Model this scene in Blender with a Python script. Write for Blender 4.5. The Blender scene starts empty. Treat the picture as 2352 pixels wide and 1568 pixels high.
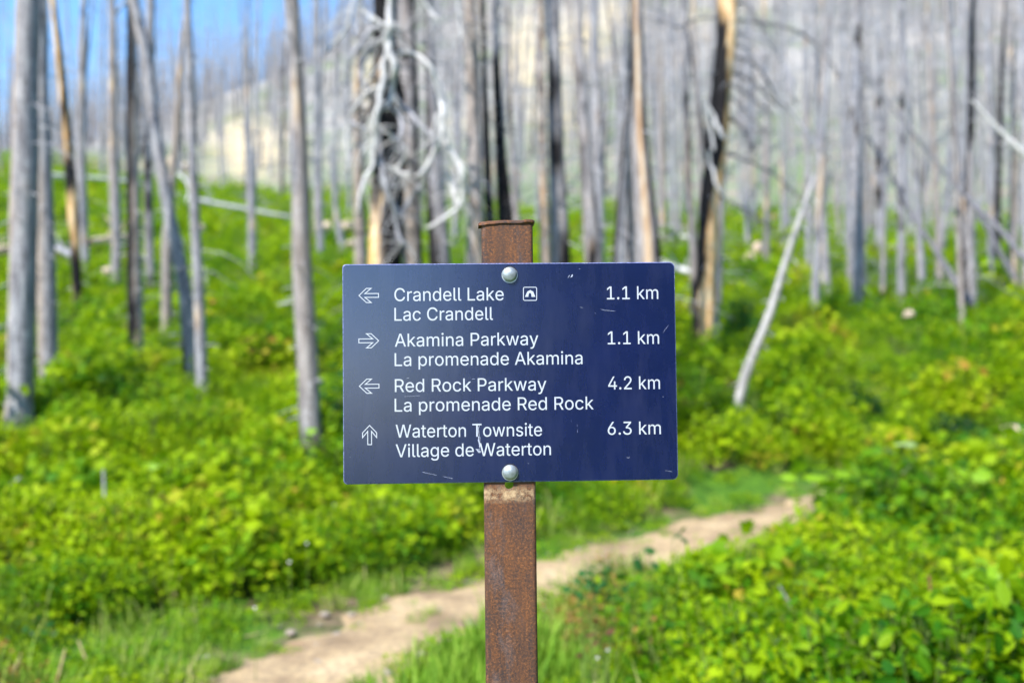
import bpy, bmesh, math, random
import numpy as np
from mathutils import Vector, Matrix, Euler, noise as mn

random.seed(11)
rng = np.random.default_rng(11)
SC = bpy.context.scene
COL = SC.collection

# ------------------------------------------------------------------ camera, sky, sun, exposure
CAM = Vector((0.0, 0.0, 1.5))
F_PX, CX, CY = 35 / 36 * 2352, 1176.0, 784.0        # picture measured at 2352 x 1568
cd = bpy.data.cameras.new('camera')
cam = bpy.data.objects.new('camera', cd)
COL.objects.link(cam)
cam.location = CAM
cam.rotation_euler = (math.radians(90), 0, 0)
cd.lens, cd.sensor_width = 35, 36
cd.clip_start, cd.clip_end = 0.05, 3000
cd.dof.use_dof = True
cd.dof.focus_distance = 1.222
cd.dof.aperture_fstop = 3.1
SC.camera = cam

SUN_EL, SUN_AZ = math.radians(48), math.radians(218)   # azimuth clockwise from +Y: behind the camera, to the left
sun_dir = Vector((math.sin(SUN_AZ) * math.cos(SUN_EL), math.cos(SUN_AZ) * math.cos(SUN_EL), math.sin(SUN_EL)))
world = bpy.data.worlds.new('World')
SC.world = world
world.use_nodes = True
wn = world.node_tree
wn.nodes.clear()
wo = wn.nodes.new('ShaderNodeOutputWorld')
wb = wn.nodes.new('ShaderNodeBackground')
ws = wn.nodes.new('ShaderNodeTexSky')
ws.sky_type = 'NISHITA'
ws.sun_disc = False
ws.sun_elevation = SUN_EL
ws.sun_rotation = SUN_AZ
ws.altitude = 1500
ws.dust_density = 1.0
ws.ozone_density = 1.0
wb.inputs['Strength'].default_value = 0.15
wh = wn.nodes.new('ShaderNodeHueSaturation')
wh.inputs['Saturation'].default_value = 1.25
wh.inputs['Value'].default_value = 1.28
wn.links.new(ws.outputs[0], wh.inputs['Color'])
wn.links.new(wh.outputs[0], wb.inputs[0])
wn.links.new(wb.outputs[0], wo.inputs[0])
sl = bpy.data.lights.new('sun', 'SUN')
sl.energy = 4.3
sl.angle = math.radians(0.53)
sl.color = (1.0, 0.96, 0.90)
sun = bpy.data.objects.new('sun', sl)
COL.objects.link(sun)
sun.rotation_euler = sun_dir.to_track_quat('Z', 'Y').to_euler()
sun.location = (0, 0, 40)
SC.view_settings.view_transform = 'Standard'
SC.view_settings.look = 'None'
SC.view_settings.exposure = 0.95
SC.view_settings.gamma = 1
SC.view_settings.use_curve_mapping = False
SC.render.engine = 'CYCLES'
SC.cycles.use_denoising = True
SC.cycles.max_bounces = 7
SC.cycles.transparent_max_bounces = 6
SC.cycles.sample_clamp_indirect = 6

# ------------------------------------------------------------------ helpers
def tag(o, label=None, cat=None, group=None, kind=None):
    if label: o['label'] = label
    if cat: o['category'] = cat
    if group: o['group'] = group
    if kind: o['kind'] = kind
    return o

def link(name, me, parent=None, mat=None):
    o = bpy.data.objects.new(name, me)
    COL.objects.link(o)
    if parent: o.parent = parent
    if mat is not None and me is not None: me.materials.append(mat)
    return o

def empty(name, loc, rot=(0, 0, 0)):
    o = bpy.data.objects.new(name, None)
    o.empty_display_size = 0.1
    COL.objects.link(o)
    o.location, o.rotation_euler = loc, rot
    return o

def make_mesh(name, V, F, smooth=True, tones=None):
    me = bpy.data.meshes.new(name)
    me.from_pydata([tuple(v) for v in V], [], F)
    if smooth:
        me.polygons.foreach_set('use_smooth', [True] * len(me.polygons))
    if tones is not None:
        a = me.color_attributes.new('tone', 'FLOAT_COLOR', 'POINT')
        a.data.foreach_set('color', np.array([(t[0], t[1], t[2], 1.0) for t in tones], dtype=np.float32).ravel())
    me.update()
    return me

def P(px, py, d):
    """the point of the place seen at (px, py) of the photograph, d metres ahead"""
    return Vector(((px - CX) / F_PX * d, d, CAM.z - (py - CY) / F_PX * d))

def lerp(a, b, t): return a + (b - a) * t
def sstep(a, b, x):
    t = min(1, max(0, (x - a) / (b - a)))
    return t * t * (3 - 2 * t)
def interp(x, xs, ys): return float(np.interp(x, xs, ys))

# ------------------------------------------------------------------ terrain
PATH = [(-5.2, -1.6), (-3.0, 0.8), (-1.75, 2.8), (-.86, 4.45), (-.42, 5.5), (.30, 6.3), (1.25, 7.25), (2.3, 8.35), (3.6, 9.7), (5.6, 11.0), (9, 12.1), (13, 14)]
TH_X = [-.6, -.43, -.34, -.25, -.164, -.08, 0, .25, .6]
TH_E = [.150, .195, .222, .256, .300, .345, .378, .42, .44]
def height(x, y, detail=True):
    s = (y - 5.9 - 1.3 * x) / 1.64
    z = .06 * min(6, max(0, s)) * sstep(-1, 4, y)
    th = max(-.6, min(.6, x / max(y, .5)))
    z += .16 * max(0, min(y, 14) - 7.5) * max(sstep(-.2, 1.6, s), sstep(11, 15, y))
    if y > 14:
        m = interp(th, [-.5, -.2, 0, .5], [.235, .19, .165, .15])
        z += m * (min(y, 65) - 14)
    if y > 60:
        t = min(1, (y - 60) / 140)
        zr = CAM.z + 200 * interp(th, TH_X, TH_E)
        z60 = z
        k = sstep(60, 70, y)
        z = lerp(z60, z60 * (1 - t) + zr * t, k)
        if y > 200: z -= .18 * (y - 200)
    if detail:
        z += .05 * mn.noise(Vector((x * .6, y * .6, 3)))
        a = sstep(8, 60, y)
        z += a * .8 * mn.noise(Vector((x * .08, y * .08, 9)))
        a = sstep(60, 140, y)
        z += a * 5 * mn.noise(Vector((x * .025, y * .025, 5)))
    return z

def path_dist(x, y):
    best = 1e9
    for (ax, ay), (bx, by) in zip(PATH, PATH[1:]):
        dx, dy = bx - ax, by - ay
        t = max(0, min(1, ((x - ax) * dx + (y - ay) * dy) / (dx * dx + dy * dy)))
        d = math.hypot(x - ax - t * dx, y - ay - t * dy)
        best = min(best, d)
    return best
def path_half(x, y):
    return .27 + .09 * (1 - sstep(4, 6, y)) + .12 * sstep(6.2, 8, y) + .17 * mn.noise(Vector((x * 1.1, y * 1.1, 0))) + .10 * mn.noise(Vector((x * 4.1, y * 4.1, 6)))

def base_depth(px, py, cover=None):
    """how far ahead the ray through (px, py) meets the ground cover"""
    d = 3.0
    while d < 70:
        p = P(px, py, d)
        if p.z <= height(p.x, p.y) + (cover if cover is not None else .33 + .22 * sstep(9, 30, d)): return d
        d += .08
    return 70

# ------------------------------------------------------------------ material kit
def new_mat(name):
    m = bpy.data.materials.new(name)
    m.use_nodes = True
    nt = m.node_tree
    nt.nodes.clear()
    out = nt.nodes.new('ShaderNodeOutputMaterial')
    b = nt.nodes.new('ShaderNodeBsdfPrincipled')
    nt.links.new(b.outputs[0], out.inputs[0])
    return m, nt, b, out
class K:
    """little node wiring kit"""
    def __init__(s, nt): s.nt = nt
    def n(s, t, **kw):
        x = s.nt.nodes.new(t)
        for k, v in kw.items(): setattr(x, k, v)
        return x
    def l(s, a, b): s.nt.links.new(a, b)
    def coord(s, kind='Object', scale=(1, 1, 1)):
        c = s.n('ShaderNodeTexCoord'); m = s.n('ShaderNodeMapping')
        m.inputs['Scale'].default_value = scale
        s.l(c.outputs[kind], m.inputs['Vector'])
        return m.outputs[0]
    def noise(s, vec, scale, detail=4, rough=.55, lac=2, out=0):
        x = s.n('ShaderNodeTexNoise')
        x.inputs['Scale'].default_value = scale
        x.inputs['Detail'].default_value = detail
        x.inputs['Roughness'].default_value = rough
        s.l(vec, x.inputs['Vector'])
        return x.outputs[out]
    def ramp(s, fac, stops, interp='LINEAR'):
        r = s.n('ShaderNodeValToRGB')
        r.color_ramp.interpolation = interp
        e = r.color_ramp.elements
        while len(e) < len(stops): e.new(.5)
        for i, (p, c) in enumerate(stops):
            e[i].position = p
            e[i].color = (c[0], c[1], c[2], 1) if hasattr(c, '__len__') else (c, c, c, 1)
        s.l(fac, r.inputs[0])
        return r.outputs[0]
    def mix(s, fac, a, b, mode='MIX'):
        m = s.n('ShaderNodeMix', data_type='RGBA', blend_type=mode)
        for sock, v in ((m.inputs[0], fac), (m.inputs[6], a), (m.inputs[7], b)):
            if isinstance(v, (int, float)): sock.default_value = v
            elif isinstance(v, tuple): sock.default_value = (v[0], v[1], v[2], 1)
            else: s.l(v, sock)
        return m.outputs[2]
    def math(s, op, a, b=None, clamp=False):
        m = s.n('ShaderNodeMath', operation=op, use_clamp=clamp)
        for i, v in enumerate((a, b)):
            if v is None: continue
            if isinstance(v, (int, float)): m.inputs[i].default_value = v
            else: s.l(v, m.inputs[i])
        return m.outputs[0]
    def attr(s, name, kind='GEOMETRY', out='Fac'):
        a = s.n('ShaderNodeAttribute', attribute_name=name, attribute_type=kind)
        return a.outputs[out]
    def bump(s, h, strength, dist, bsdf):
        b = s.n('ShaderNodeBump')
        b.inputs['Strength'].default_value = strength
        b.inputs['Distance'].default_value = dist
        s.l(h, b.inputs['Height']); s.l(b.outputs[0], bsdf.inputs['Normal'])
        return b

# bark: silver weathered wood, brown bark, bare peach wood and char, mixed by the 'tone' attribute of each trunk
def bark_material():
    m, nt, b, out = new_mat('dead_bark')
    k = K(nt)
    v = k.coord('Object', (1, 1, .16))
    v2 = k.coord('Object', (1, 1, .5))
    n1 = k.noise(v, 22, 5, .65)
    n2 = k.noise(v2, 5, 4, .6)
    n3 = k.noise(v, 70, 3, .6)
    oi = k.n('ShaderNodeObjectInfo')
    grey = k.ramp(n1, [(.30, (.08, .08, .09)), (.42, (.21, .205, .225)), (.55, (.34, .335, .355)), (.74, (.52, .51, .52))])
    grey = k.mix(k.ramp(n2, [(.55, 0), (.72, .35)]), grey, (.36, .27, .20))
    n5 = k.noise(k.coord('Object', (1, 1, 1.6)), 16, 5, .7)
    col = k.mix(k.ramp(n5, [(.34, .75), (.46, 0)]), grey, (.06, .055, .058))
    col = k.mix(k.ramp(k.noise(k.coord('Object'), 9, 4, .6), [(.62, 0), (.72, .3)]), col, (.44, .36, .29))
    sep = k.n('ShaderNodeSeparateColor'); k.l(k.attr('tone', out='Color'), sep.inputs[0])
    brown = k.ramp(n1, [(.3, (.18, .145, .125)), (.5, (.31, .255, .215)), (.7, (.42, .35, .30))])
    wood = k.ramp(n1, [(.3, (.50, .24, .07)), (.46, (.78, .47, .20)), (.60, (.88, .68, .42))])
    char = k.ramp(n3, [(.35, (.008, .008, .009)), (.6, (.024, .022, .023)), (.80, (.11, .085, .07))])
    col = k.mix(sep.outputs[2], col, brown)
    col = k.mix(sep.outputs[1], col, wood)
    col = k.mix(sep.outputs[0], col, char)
    k.l(col, b.inputs['Base Color'])
    b.inputs['Roughness'].default_value = .88
    b.inputs['Specular IOR Level'].default_value = .08
    k.bump(n1, .6, .012, b)
    return m
BARK = bark_material()

def branch_material(name, lo, hi):
    m, nt, b, out = new_mat(name)
    k = K(nt)
    n1 = k.noise(k.coord('Object'), 14, 4, .6)
    k.l(k.ramp(n1, [(.3, lo), (.7, hi)]), b.inputs['Base Color'])
    b.inputs['Roughness'].default_value = .75
    return m
PALE = branch_material('bleached_branch', (.44, .42, .41), (.72, .70, .67))
DULL = branch_material('dull_branch', (.24, .235, .25), (.46, .45, .475))
DARKB = branch_material('scorched_branch', (.03, .027, .026), (.13, .105, .09))

def leaf_material(name, stops, dist_name='tint', trans=.45, rough=.5):
    """stops: leaf colours over a mix of plant tint and a leaf's own random"""
    m, nt, b, out = new_mat(name)
    k = K(nt)
    t1 = k.attr('tint', 'INSTANCER')
    t2 = k.attr('lf', 'GEOMETRY')
    t = k.math('ADD', k.math('MULTIPLY', t1, .66), k.math('MULTIPLY', t2, .36), clamp=True)
    col = k.ramp(t, stops)
    k.l(col, b.inputs['Base Color'])
    b.inputs['Roughness'].default_value = .62
    b.inputs['Specular IOR Level'].default_value = .2
    tr = k.n('ShaderNodeBsdfTranslucent')
    k.l(k.mix(.5, col, (.34, .50, .004), 'MIX'), tr.inputs[0])
    mx = k.n('ShaderNodeMixShader')
    mx.inputs[0].default_value = trans
    k.l(b.outputs[0], mx.inputs[1]); k.l(tr.outputs[0], mx.inputs[2])
    k.l(mx.outputs[0], out.inputs[0])
    return m
GREENS = [(0.0, (.012, .08, .010)), (.14, (.035, .17, .006)), (.30, (.12, .28, .003)), (.48, (.25, .40, .002)), (.72, (.37, .52, .002)), (.86, (.40, .47, .012)), (1.0, (.46, .24, .04))]
LEAF = leaf_material('green_leaf', GREENS)
GRASS = leaf_material('grass_blade', [(0, (.06, .18, .02)), (.4, (.15, .32, .02)), (.75, (.30, .44, .05)), (1, (.56, .47, .23))], trans=.3)
REDDISH = leaf_material('reddish_leaf', [(0, (.08, .04, .015)), (.5, (.18, .08, .022)), (1, (.36, .22, .05))], trans=.25)
STEM = branch_material('plant_stem', (.06, .15, .015), (.17, .20, .04))

def stone_mat(name, lo, hi):
    m, nt, b, out = new_mat(name)
    k = K(nt)
    n1 = k.noise(k.coord('Object'), 6, 6, .65)
    k.l(k.ramp(n1, [(.3, lo), (.7, hi)]), b.inputs['Base Color'])
    b.inputs['Roughness'].default_value = .9
    k.bump(n1, .7, .02, b)
    return m
TANROCK = stone_mat('tan_stone', (.42, .30, .20), (.72, .58, .42))

# ------------------------------------------------------------------ ground sheet
PATCHES = [(575, 335, 90, 62, 1.0), (1430, 35, 50, 40, 1.0), (1195, 130, 40, 90, .9), (1330, 100, 90, 70, .8), (1280, 260, 50, 60, .7), (860, 190, 60, 60, .6), (240, 378, 90, 12, .8), (505, 330, 35, 26, .6), (1090, 60, 30, 70, .5),
           (1700, 20, 60, 30, .4), (1240, 250, 40, 60, .5), (1600, 40, 50, 25, .4)]
def patch_value(x, y, z):
    px, py = CX + x / y * F_PX, CY - (z - CAM.z) / y * F_PX
    v = 0
    for (cx, cy, rx, ry, a) in PATCHES:
        q = ((px - cx) / rx) ** 2 + ((py - cy) / ry) ** 2
        v = max(v, a * math.exp(-q * 1.1))
    return v
def build_ground():
    radii = [.25]
    while radii[-1] < 900: radii.append(radii[-1] * 1.026 + .004)
    front = np.radians(np.arange(-52, 52.01, .55))
    back = np.radians(np.arange(58, 303, 6))
    ang = np.concatenate([front, back])
    V, rock = [(0, 0, height(0, 0))], [0.0]
    for r in radii:
        for a in ang:
            x, y = r * math.sin(a), r * math.cos(a)
            z = height(x, y)
            V.append((x, y, z))
            rock.append(patch_value(x, y, z) if y > 40 and abs(a) < .9 else 0.0)
    n = len(ang)
    F = [(0, 1 + (j + 1) % n, 1 + j) for j in range(n)]
    for i in range(len(radii) - 1):
        o, q = 1 + i * n, 1 + (i + 1) * n
        for j in range(n):
            j2 = (j + 1) % n
            F.append((o + j, o + j2, q + j2, q + j))
    me = make_mesh('ground', V, F)
    a = me.attributes.new('rock', 'FLOAT', 'POINT')
    a.data.foreach_set('value', np.array(rock, dtype=np.float32))
    m, nt, b, out = new_mat('forest_floor')
    k = K(nt)
    c = k.coord('Object')
    n1, n2, n3 = k.noise(c, 1.3, 6, .6), k.noise(c, 9, 5, .65), k.noise(c, .09, 5, .6)
    soil = k.ramp(n2, [(.3, (.08, .06, .035)), (.5, (.17, .125, .075)), (.7, (.28, .21, .135))])
    moss = k.ramp(n2, [(.3, (.03, .09, .012)), (.7, (.10, .22, .015))])
    near = k.mix(k.ramp(n1, [(.40, 0), (.52, 1)]), soil, moss)
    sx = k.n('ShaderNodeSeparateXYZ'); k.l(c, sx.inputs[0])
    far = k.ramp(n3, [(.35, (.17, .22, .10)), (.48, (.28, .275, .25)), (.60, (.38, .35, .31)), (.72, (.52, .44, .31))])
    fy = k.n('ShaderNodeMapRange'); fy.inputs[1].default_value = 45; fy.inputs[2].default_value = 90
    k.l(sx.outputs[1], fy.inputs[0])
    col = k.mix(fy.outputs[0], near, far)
    rk = k.math('MULTIPLY', k.attr('rock'), k.ramp(k.noise(c, .35, 5, .7), [(.3, .5), (.55, 1.4)]), clamp=True)
    col = k.mix(rk, col, k.ramp(k.noise(c, .6, 5, .7), [(.35, (.36, .33, .26)), (.55, (.70, .55, .31)), (.7, (.80, .66, .40))]))
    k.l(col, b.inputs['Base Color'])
    b.inputs['Roughness'].default_value = .95
    b.inputs['Specular IOR Level'].default_value = .15
    k.bump(n2, .5, .03, b)
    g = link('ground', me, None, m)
    tag(g, kind='structure')
build_ground()

def build_path():
    # resample the centre line
    pts = [Vector((x, y, 0)) for x, y in PATH]
    line = []
    for i in range(len(pts) - 1):
        p0, p1, p2, p3 = pts[max(i - 1, 0)], pts[i], pts[i + 1], pts[min(i + 2, len(pts) - 1)]
        for q in range(14):
            t = q / 14
            line.append(.5 * ((2 * p1) + (p2 - p0) * t + (2 * p0 - 5 * p1 + 4 * p2 - p3) * t * t + (3 * p1 - p0 - 3 * p2 + p3) * t ** 3))
    line.append(pts[-1])
    V, F, W = [], [], 14
    for i, p in enumerate(line):
        t = (line[min(i + 1, len(line) - 1)] - line[max(i - 1, 0)]).normalized()
        nrm = Vector((-t.y, t.x, 0))
        for j in range(W + 1):
            u = j / W * 2 - 1
            hw = path_half(p.x, p.y) + .12 + .07 * mn.noise(Vector((p.x * 4, p.y * 4, u * 2)))
            q = p + nrm * u * hw
            z = height(q.x, q.y) + .035 - .05 * abs(u) ** 3 + .012 * mn.noise(Vector((q.x * 5, q.y * 5, 1)))
            V.append((q.x, q.y, z))
    for i in range(len(line) - 1):
        for j in range(W):
            a = i * (W + 1) + j
            F.append((a, a + 1, a + W + 2, a + W + 1))
    me = make_mesh('footpath', V, F)
    m, nt, b, out = new_mat('trodden_dirt')
    k = K(nt)
    c = k.coord('Object')
    n1, n2 = k.noise(c, 2.2, 6, .6), k.noise(c, 30, 4, .7)
    col = k.ramp(n1, [(.30, (.19, .125, .065)), (.43, (.34, .235, .125)), (.55, (.50, .36, .19)), (.72, (.62, .465, .27))])
    col = k.mix(k.ramp(n2, [(.40, .6), (.54, 0)]), col, (.17, .12, .08))
    k.l(col, b.inputs['Base Color'])
    b.inputs['Roughness'].default_value = .95
    k.bump(n2, .6, .01, b)
    o = link('footpath', me, None, m)
    tag(o, kind='structure')
build_path()

# ------------------------------------------------------------------ the sign on its post
SIGN_E = Euler((math.radians(-2.154), math.radians(-.5586), math.radians(2.0305)), 'XYZ')
SIGN_C = CAM + Vector((-.00173, 1.22324, -.03769))
SR = SIGN_E.to_matrix()
SW, SH = .41, .26842
def S(px, py, off=0.0):
    """(u, v) on the sign face where the photograph's pixel lies"""
    r = Vector(((px - CX) / F_PX, 1, -(py - CY) / F_PX))
    nrm = SR @ Vector((0, -1, 0))
    c = SIGN_C + nrm * off
    t = (c - CAM).dot(nrm) / r.dot(nrm)
    q = SR.inverted() @ (CAM + r * t - c)
    return q.x, q.z

def grime_sign():
    m, nt, b, out = new_mat('blue_sign_face')
    k = K(nt)
    c = k.coord('Object')
    cs = k.coord('Object', (1, 1, 9))
    n1, n2, n3 = k.noise(c, 14, 6, .65), k.noise(c, 160, 3, .6), k.noise(cs, 60, 3, .6)
    blue = k.ramp(n1, [(.3, (.002, .007, .046)), (.7, (.004, .010, .064))])
    haze = k.ramp(k.noise(k.coord('Object', (3.2, 1, .8)), 11, 6, .7), [(.46, 0), (.72, .06)])
    col = k.mix(haze, blue, (.17, .18, .28))
    spk = k.ramp(k.noise(c, 420, 2, .5), [(.76, 0), (.80, .5)])
    col = k.mix(spk, col, (.30, .32, .45))
    k.l(col, b.inputs['Base Color'])
    rr = k.math('ADD', k.math('MULTIPLY', n3, .10), k.math('ADD', .30, k.math('MULTIPLY', n1, .10)))
    k.l(rr, b.inputs['Roughness'])
    b.inputs['Specular IOR Level'].default_value = 1.0
    b.inputs['Specular Tint'].default_value = (.50, .56, 1, 1)
    b.inputs['IOR'].default_value = 1.18
    b.inputs['Coat Weight'].default_value = 1
    b.inputs['Coat Roughness'].default_value = .205
    b.inputs['Coat IOR'].default_value = 1.85
    b.inputs['Sheen Weight'].default_value = .0
    k.bump(n2, .06, .0006, b)
    return m
def plain(name, col, rough=.5, metal=0.0, var=.0, scale=60, bump=0):
    m, nt, b, out = new_mat(name)
    k = K(nt)
    n = k.noise(k.coord('Object'), scale, 5, .6)
    lo = tuple(max(0, c * (1 - var)) for c in col); hi = tuple(min(1, c * (1 + var)) for c in col)
    k.l(k.ramp(n, [(.3, lo), (.7, hi)]), b.inputs['Base Color'])
    b.inputs['Roughness'].default_value = rough
    b.inputs['Metallic'].default_value = metal
    if bump: k.bump(n, bump, .0004, b)
    return m
M_SIGN = grime_sign()
M_WHITE = plain('white_lettering', (.50, .53, .59), .45, 0, .04, 200)
M_EDGE = plain('worn_sign_edge', (.16, .18, .36), .45, .1, .6, 300)
M_ZINC = plain('galvanised_zinc', (.36, .40, .42), .48, .6, .22, 260, .9)
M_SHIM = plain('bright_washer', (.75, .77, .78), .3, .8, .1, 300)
M_GAP_SHADE = plain('dark_gap', (.012, .012, .02), .8, 0, .1, 100)  # near black for the shade painted round the bolt heads
M_SCR = plain('bare_scratch', (.42, .45, .56), .5, 0, .15, 900)
def rust():
    m, nt, b, out = new_mat('rusted_steel')
    k = K(nt)
    c = k.coord('Object'); cz = k.coord('Object', (1, 1, .45))
    n1, n2, n3 = k.noise(cz, 38, 6, .7), k.noise(c, 330, 5, .75), k.noise(c, 1100, 2, .6)
    base = k.ramp(n1, [(.34, (.045, .034, .034)), (.45, (.10, .045, .024)), (.55, (.19, .070, .020)), (.68, (.27, .10, .028))])
    fine = k.ramp(n2, [(.38, (.016, .014, .018)), (.46, (.075, .040, .028)), (.55, (.18, .066, .024)), (.66, (.40, .18, .08))])
    col = k.mix(.62, base, fine)
    bl = k.ramp(k.noise(cz, 26, 5, .7), [(.52, 0), (.66, .42)])
    col = k.mix(bl, col, k.ramp(n2, [(.4, (.10, .095, .11)), (.65, (.24, .20, .20))]))
    st_ = k.ramp(k.noise(k.coord('Object', (1, 1, .06)), 90, 4, .6), [(.38, .4), (.50, 0)])
    col = k.mix(st_, col, (.045, .03, .028))
    # pale band where the paint has worn just under the sign
    sx = k.n('ShaderNodeSeparateXYZ'); k.l(c, sx.inputs[0])
    z0 = k.math('SUBTRACT', sx.outputs[2], POST_BAND)
    band = k.ramp(k.math('ABSOLUTE', z0), [(0.0, 1), (.004, .9), (.0105, 0)])
    bn = k.math('MULTIPLY', band, k.ramp(k.noise(c, 150, 5, .7), [(.38, 0), (.62, .85)]))
    col = k.mix(bn, col, (.62, .44, .25))
    col = k.mix(k.ramp(n3, [(.60, 0), (.68, .5)]), col, (.03, .02, .02))
    k.l(col, b.inputs['Base Color'])
    k.l(k.ramp(n2, [(.3, .62), (.7, .9)]), b.inputs['Roughness'])
    b.inputs['Metallic'].default_value = .12
    k.bump(n2, .55, .0012, b)
    return m

# base of the assembly: where the post's axis meets the ground
up = SR @ Vector((0, 0, 1))
L0 = (SIGN_C.z - height(SIGN_C.x, SIGN_C.y) + .02) / up.z          # sign centre above the base, along the post
BASE = SIGN_C - up * L0
sign = empty('trail_sign', BASE, SIGN_E)
tag(sign, 'dark blue trail direction sign with white lettering bolted to a rusty steel post', 'sign')
uA, vBandTop = S(1172, 1118)
POST_BAND = L0 + S(1172, 1136)[1]
M_RUST = rust()
# panel ------------------------------------------------
def rounded(w, h, rs, n=8):
    """outline, counter clockwise, radii for TL, TR, BR, BL"""
    pts = []
    for (sx, sz, a0, r) in ((1, 1, 0, rs[1]), (-1, 1, 90, rs[0]), (-1, -1, 180, rs[3]), (1, -1, 270, rs[2])):
        for i in range(n + 1):
            a = math.radians(a0 + 90 * i / n)
            pts.append((sx * (w / 2 - r) + r * math.cos(a), sz * (h / 2 - r) + r * math.sin(a)))
    return pts
def panel():
    T = .0026
    out = rounded(SW, SH, (.0042, .0062, .0066, .0050))
    cen_in = [(x * (1 - .0009 / (SW / 2)), z * (1 - .0009 / (SH / 2))) for x, z in out]
    n = len(out)
    V = [(x, 0, z) for x, z in cen_in] + [(x, .0007, z) for x, z in out] + [(x, T, z) for x, z in out]
    F = [tuple(range(n - 1, -1, -1)), tuple(range(2 * n, 3 * n))]
    for i in range(n):
        j = (i + 1) % n
        F.append((i, j, n + j, n + i)); F.append((n + i, n + j, 2 * n + j, 2 * n + i))
    # nicks in the rim: tiny jitter of the outer outline
    V = [(x + (random.uniform(-1, 1) * .00012 if i >= n else 0), y, z + (random.uniform(-1, 1) * .00012 if i >= n else 0)) for i, (x, y, z) in enumerate(V)]
    me = make_mesh('sign_panel', V, F, smooth=False)
    me.materials.append(M_SIGN); me.materials.append(M_EDGE)
    for p in me.polygons:
        if len(p.vertices) == 4: p.material_index = 1
    bm = bmesh.new(); bm.from_mesh(me)
    bmesh.ops.recalc_face_normals(bm, faces=bm.faces)
    bm.to_mesh(me); bm.free()
    o = link('sign_panel', me, sign)
    o.location = (0, 0, L0)
    return o
PANEL = panel()

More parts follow.
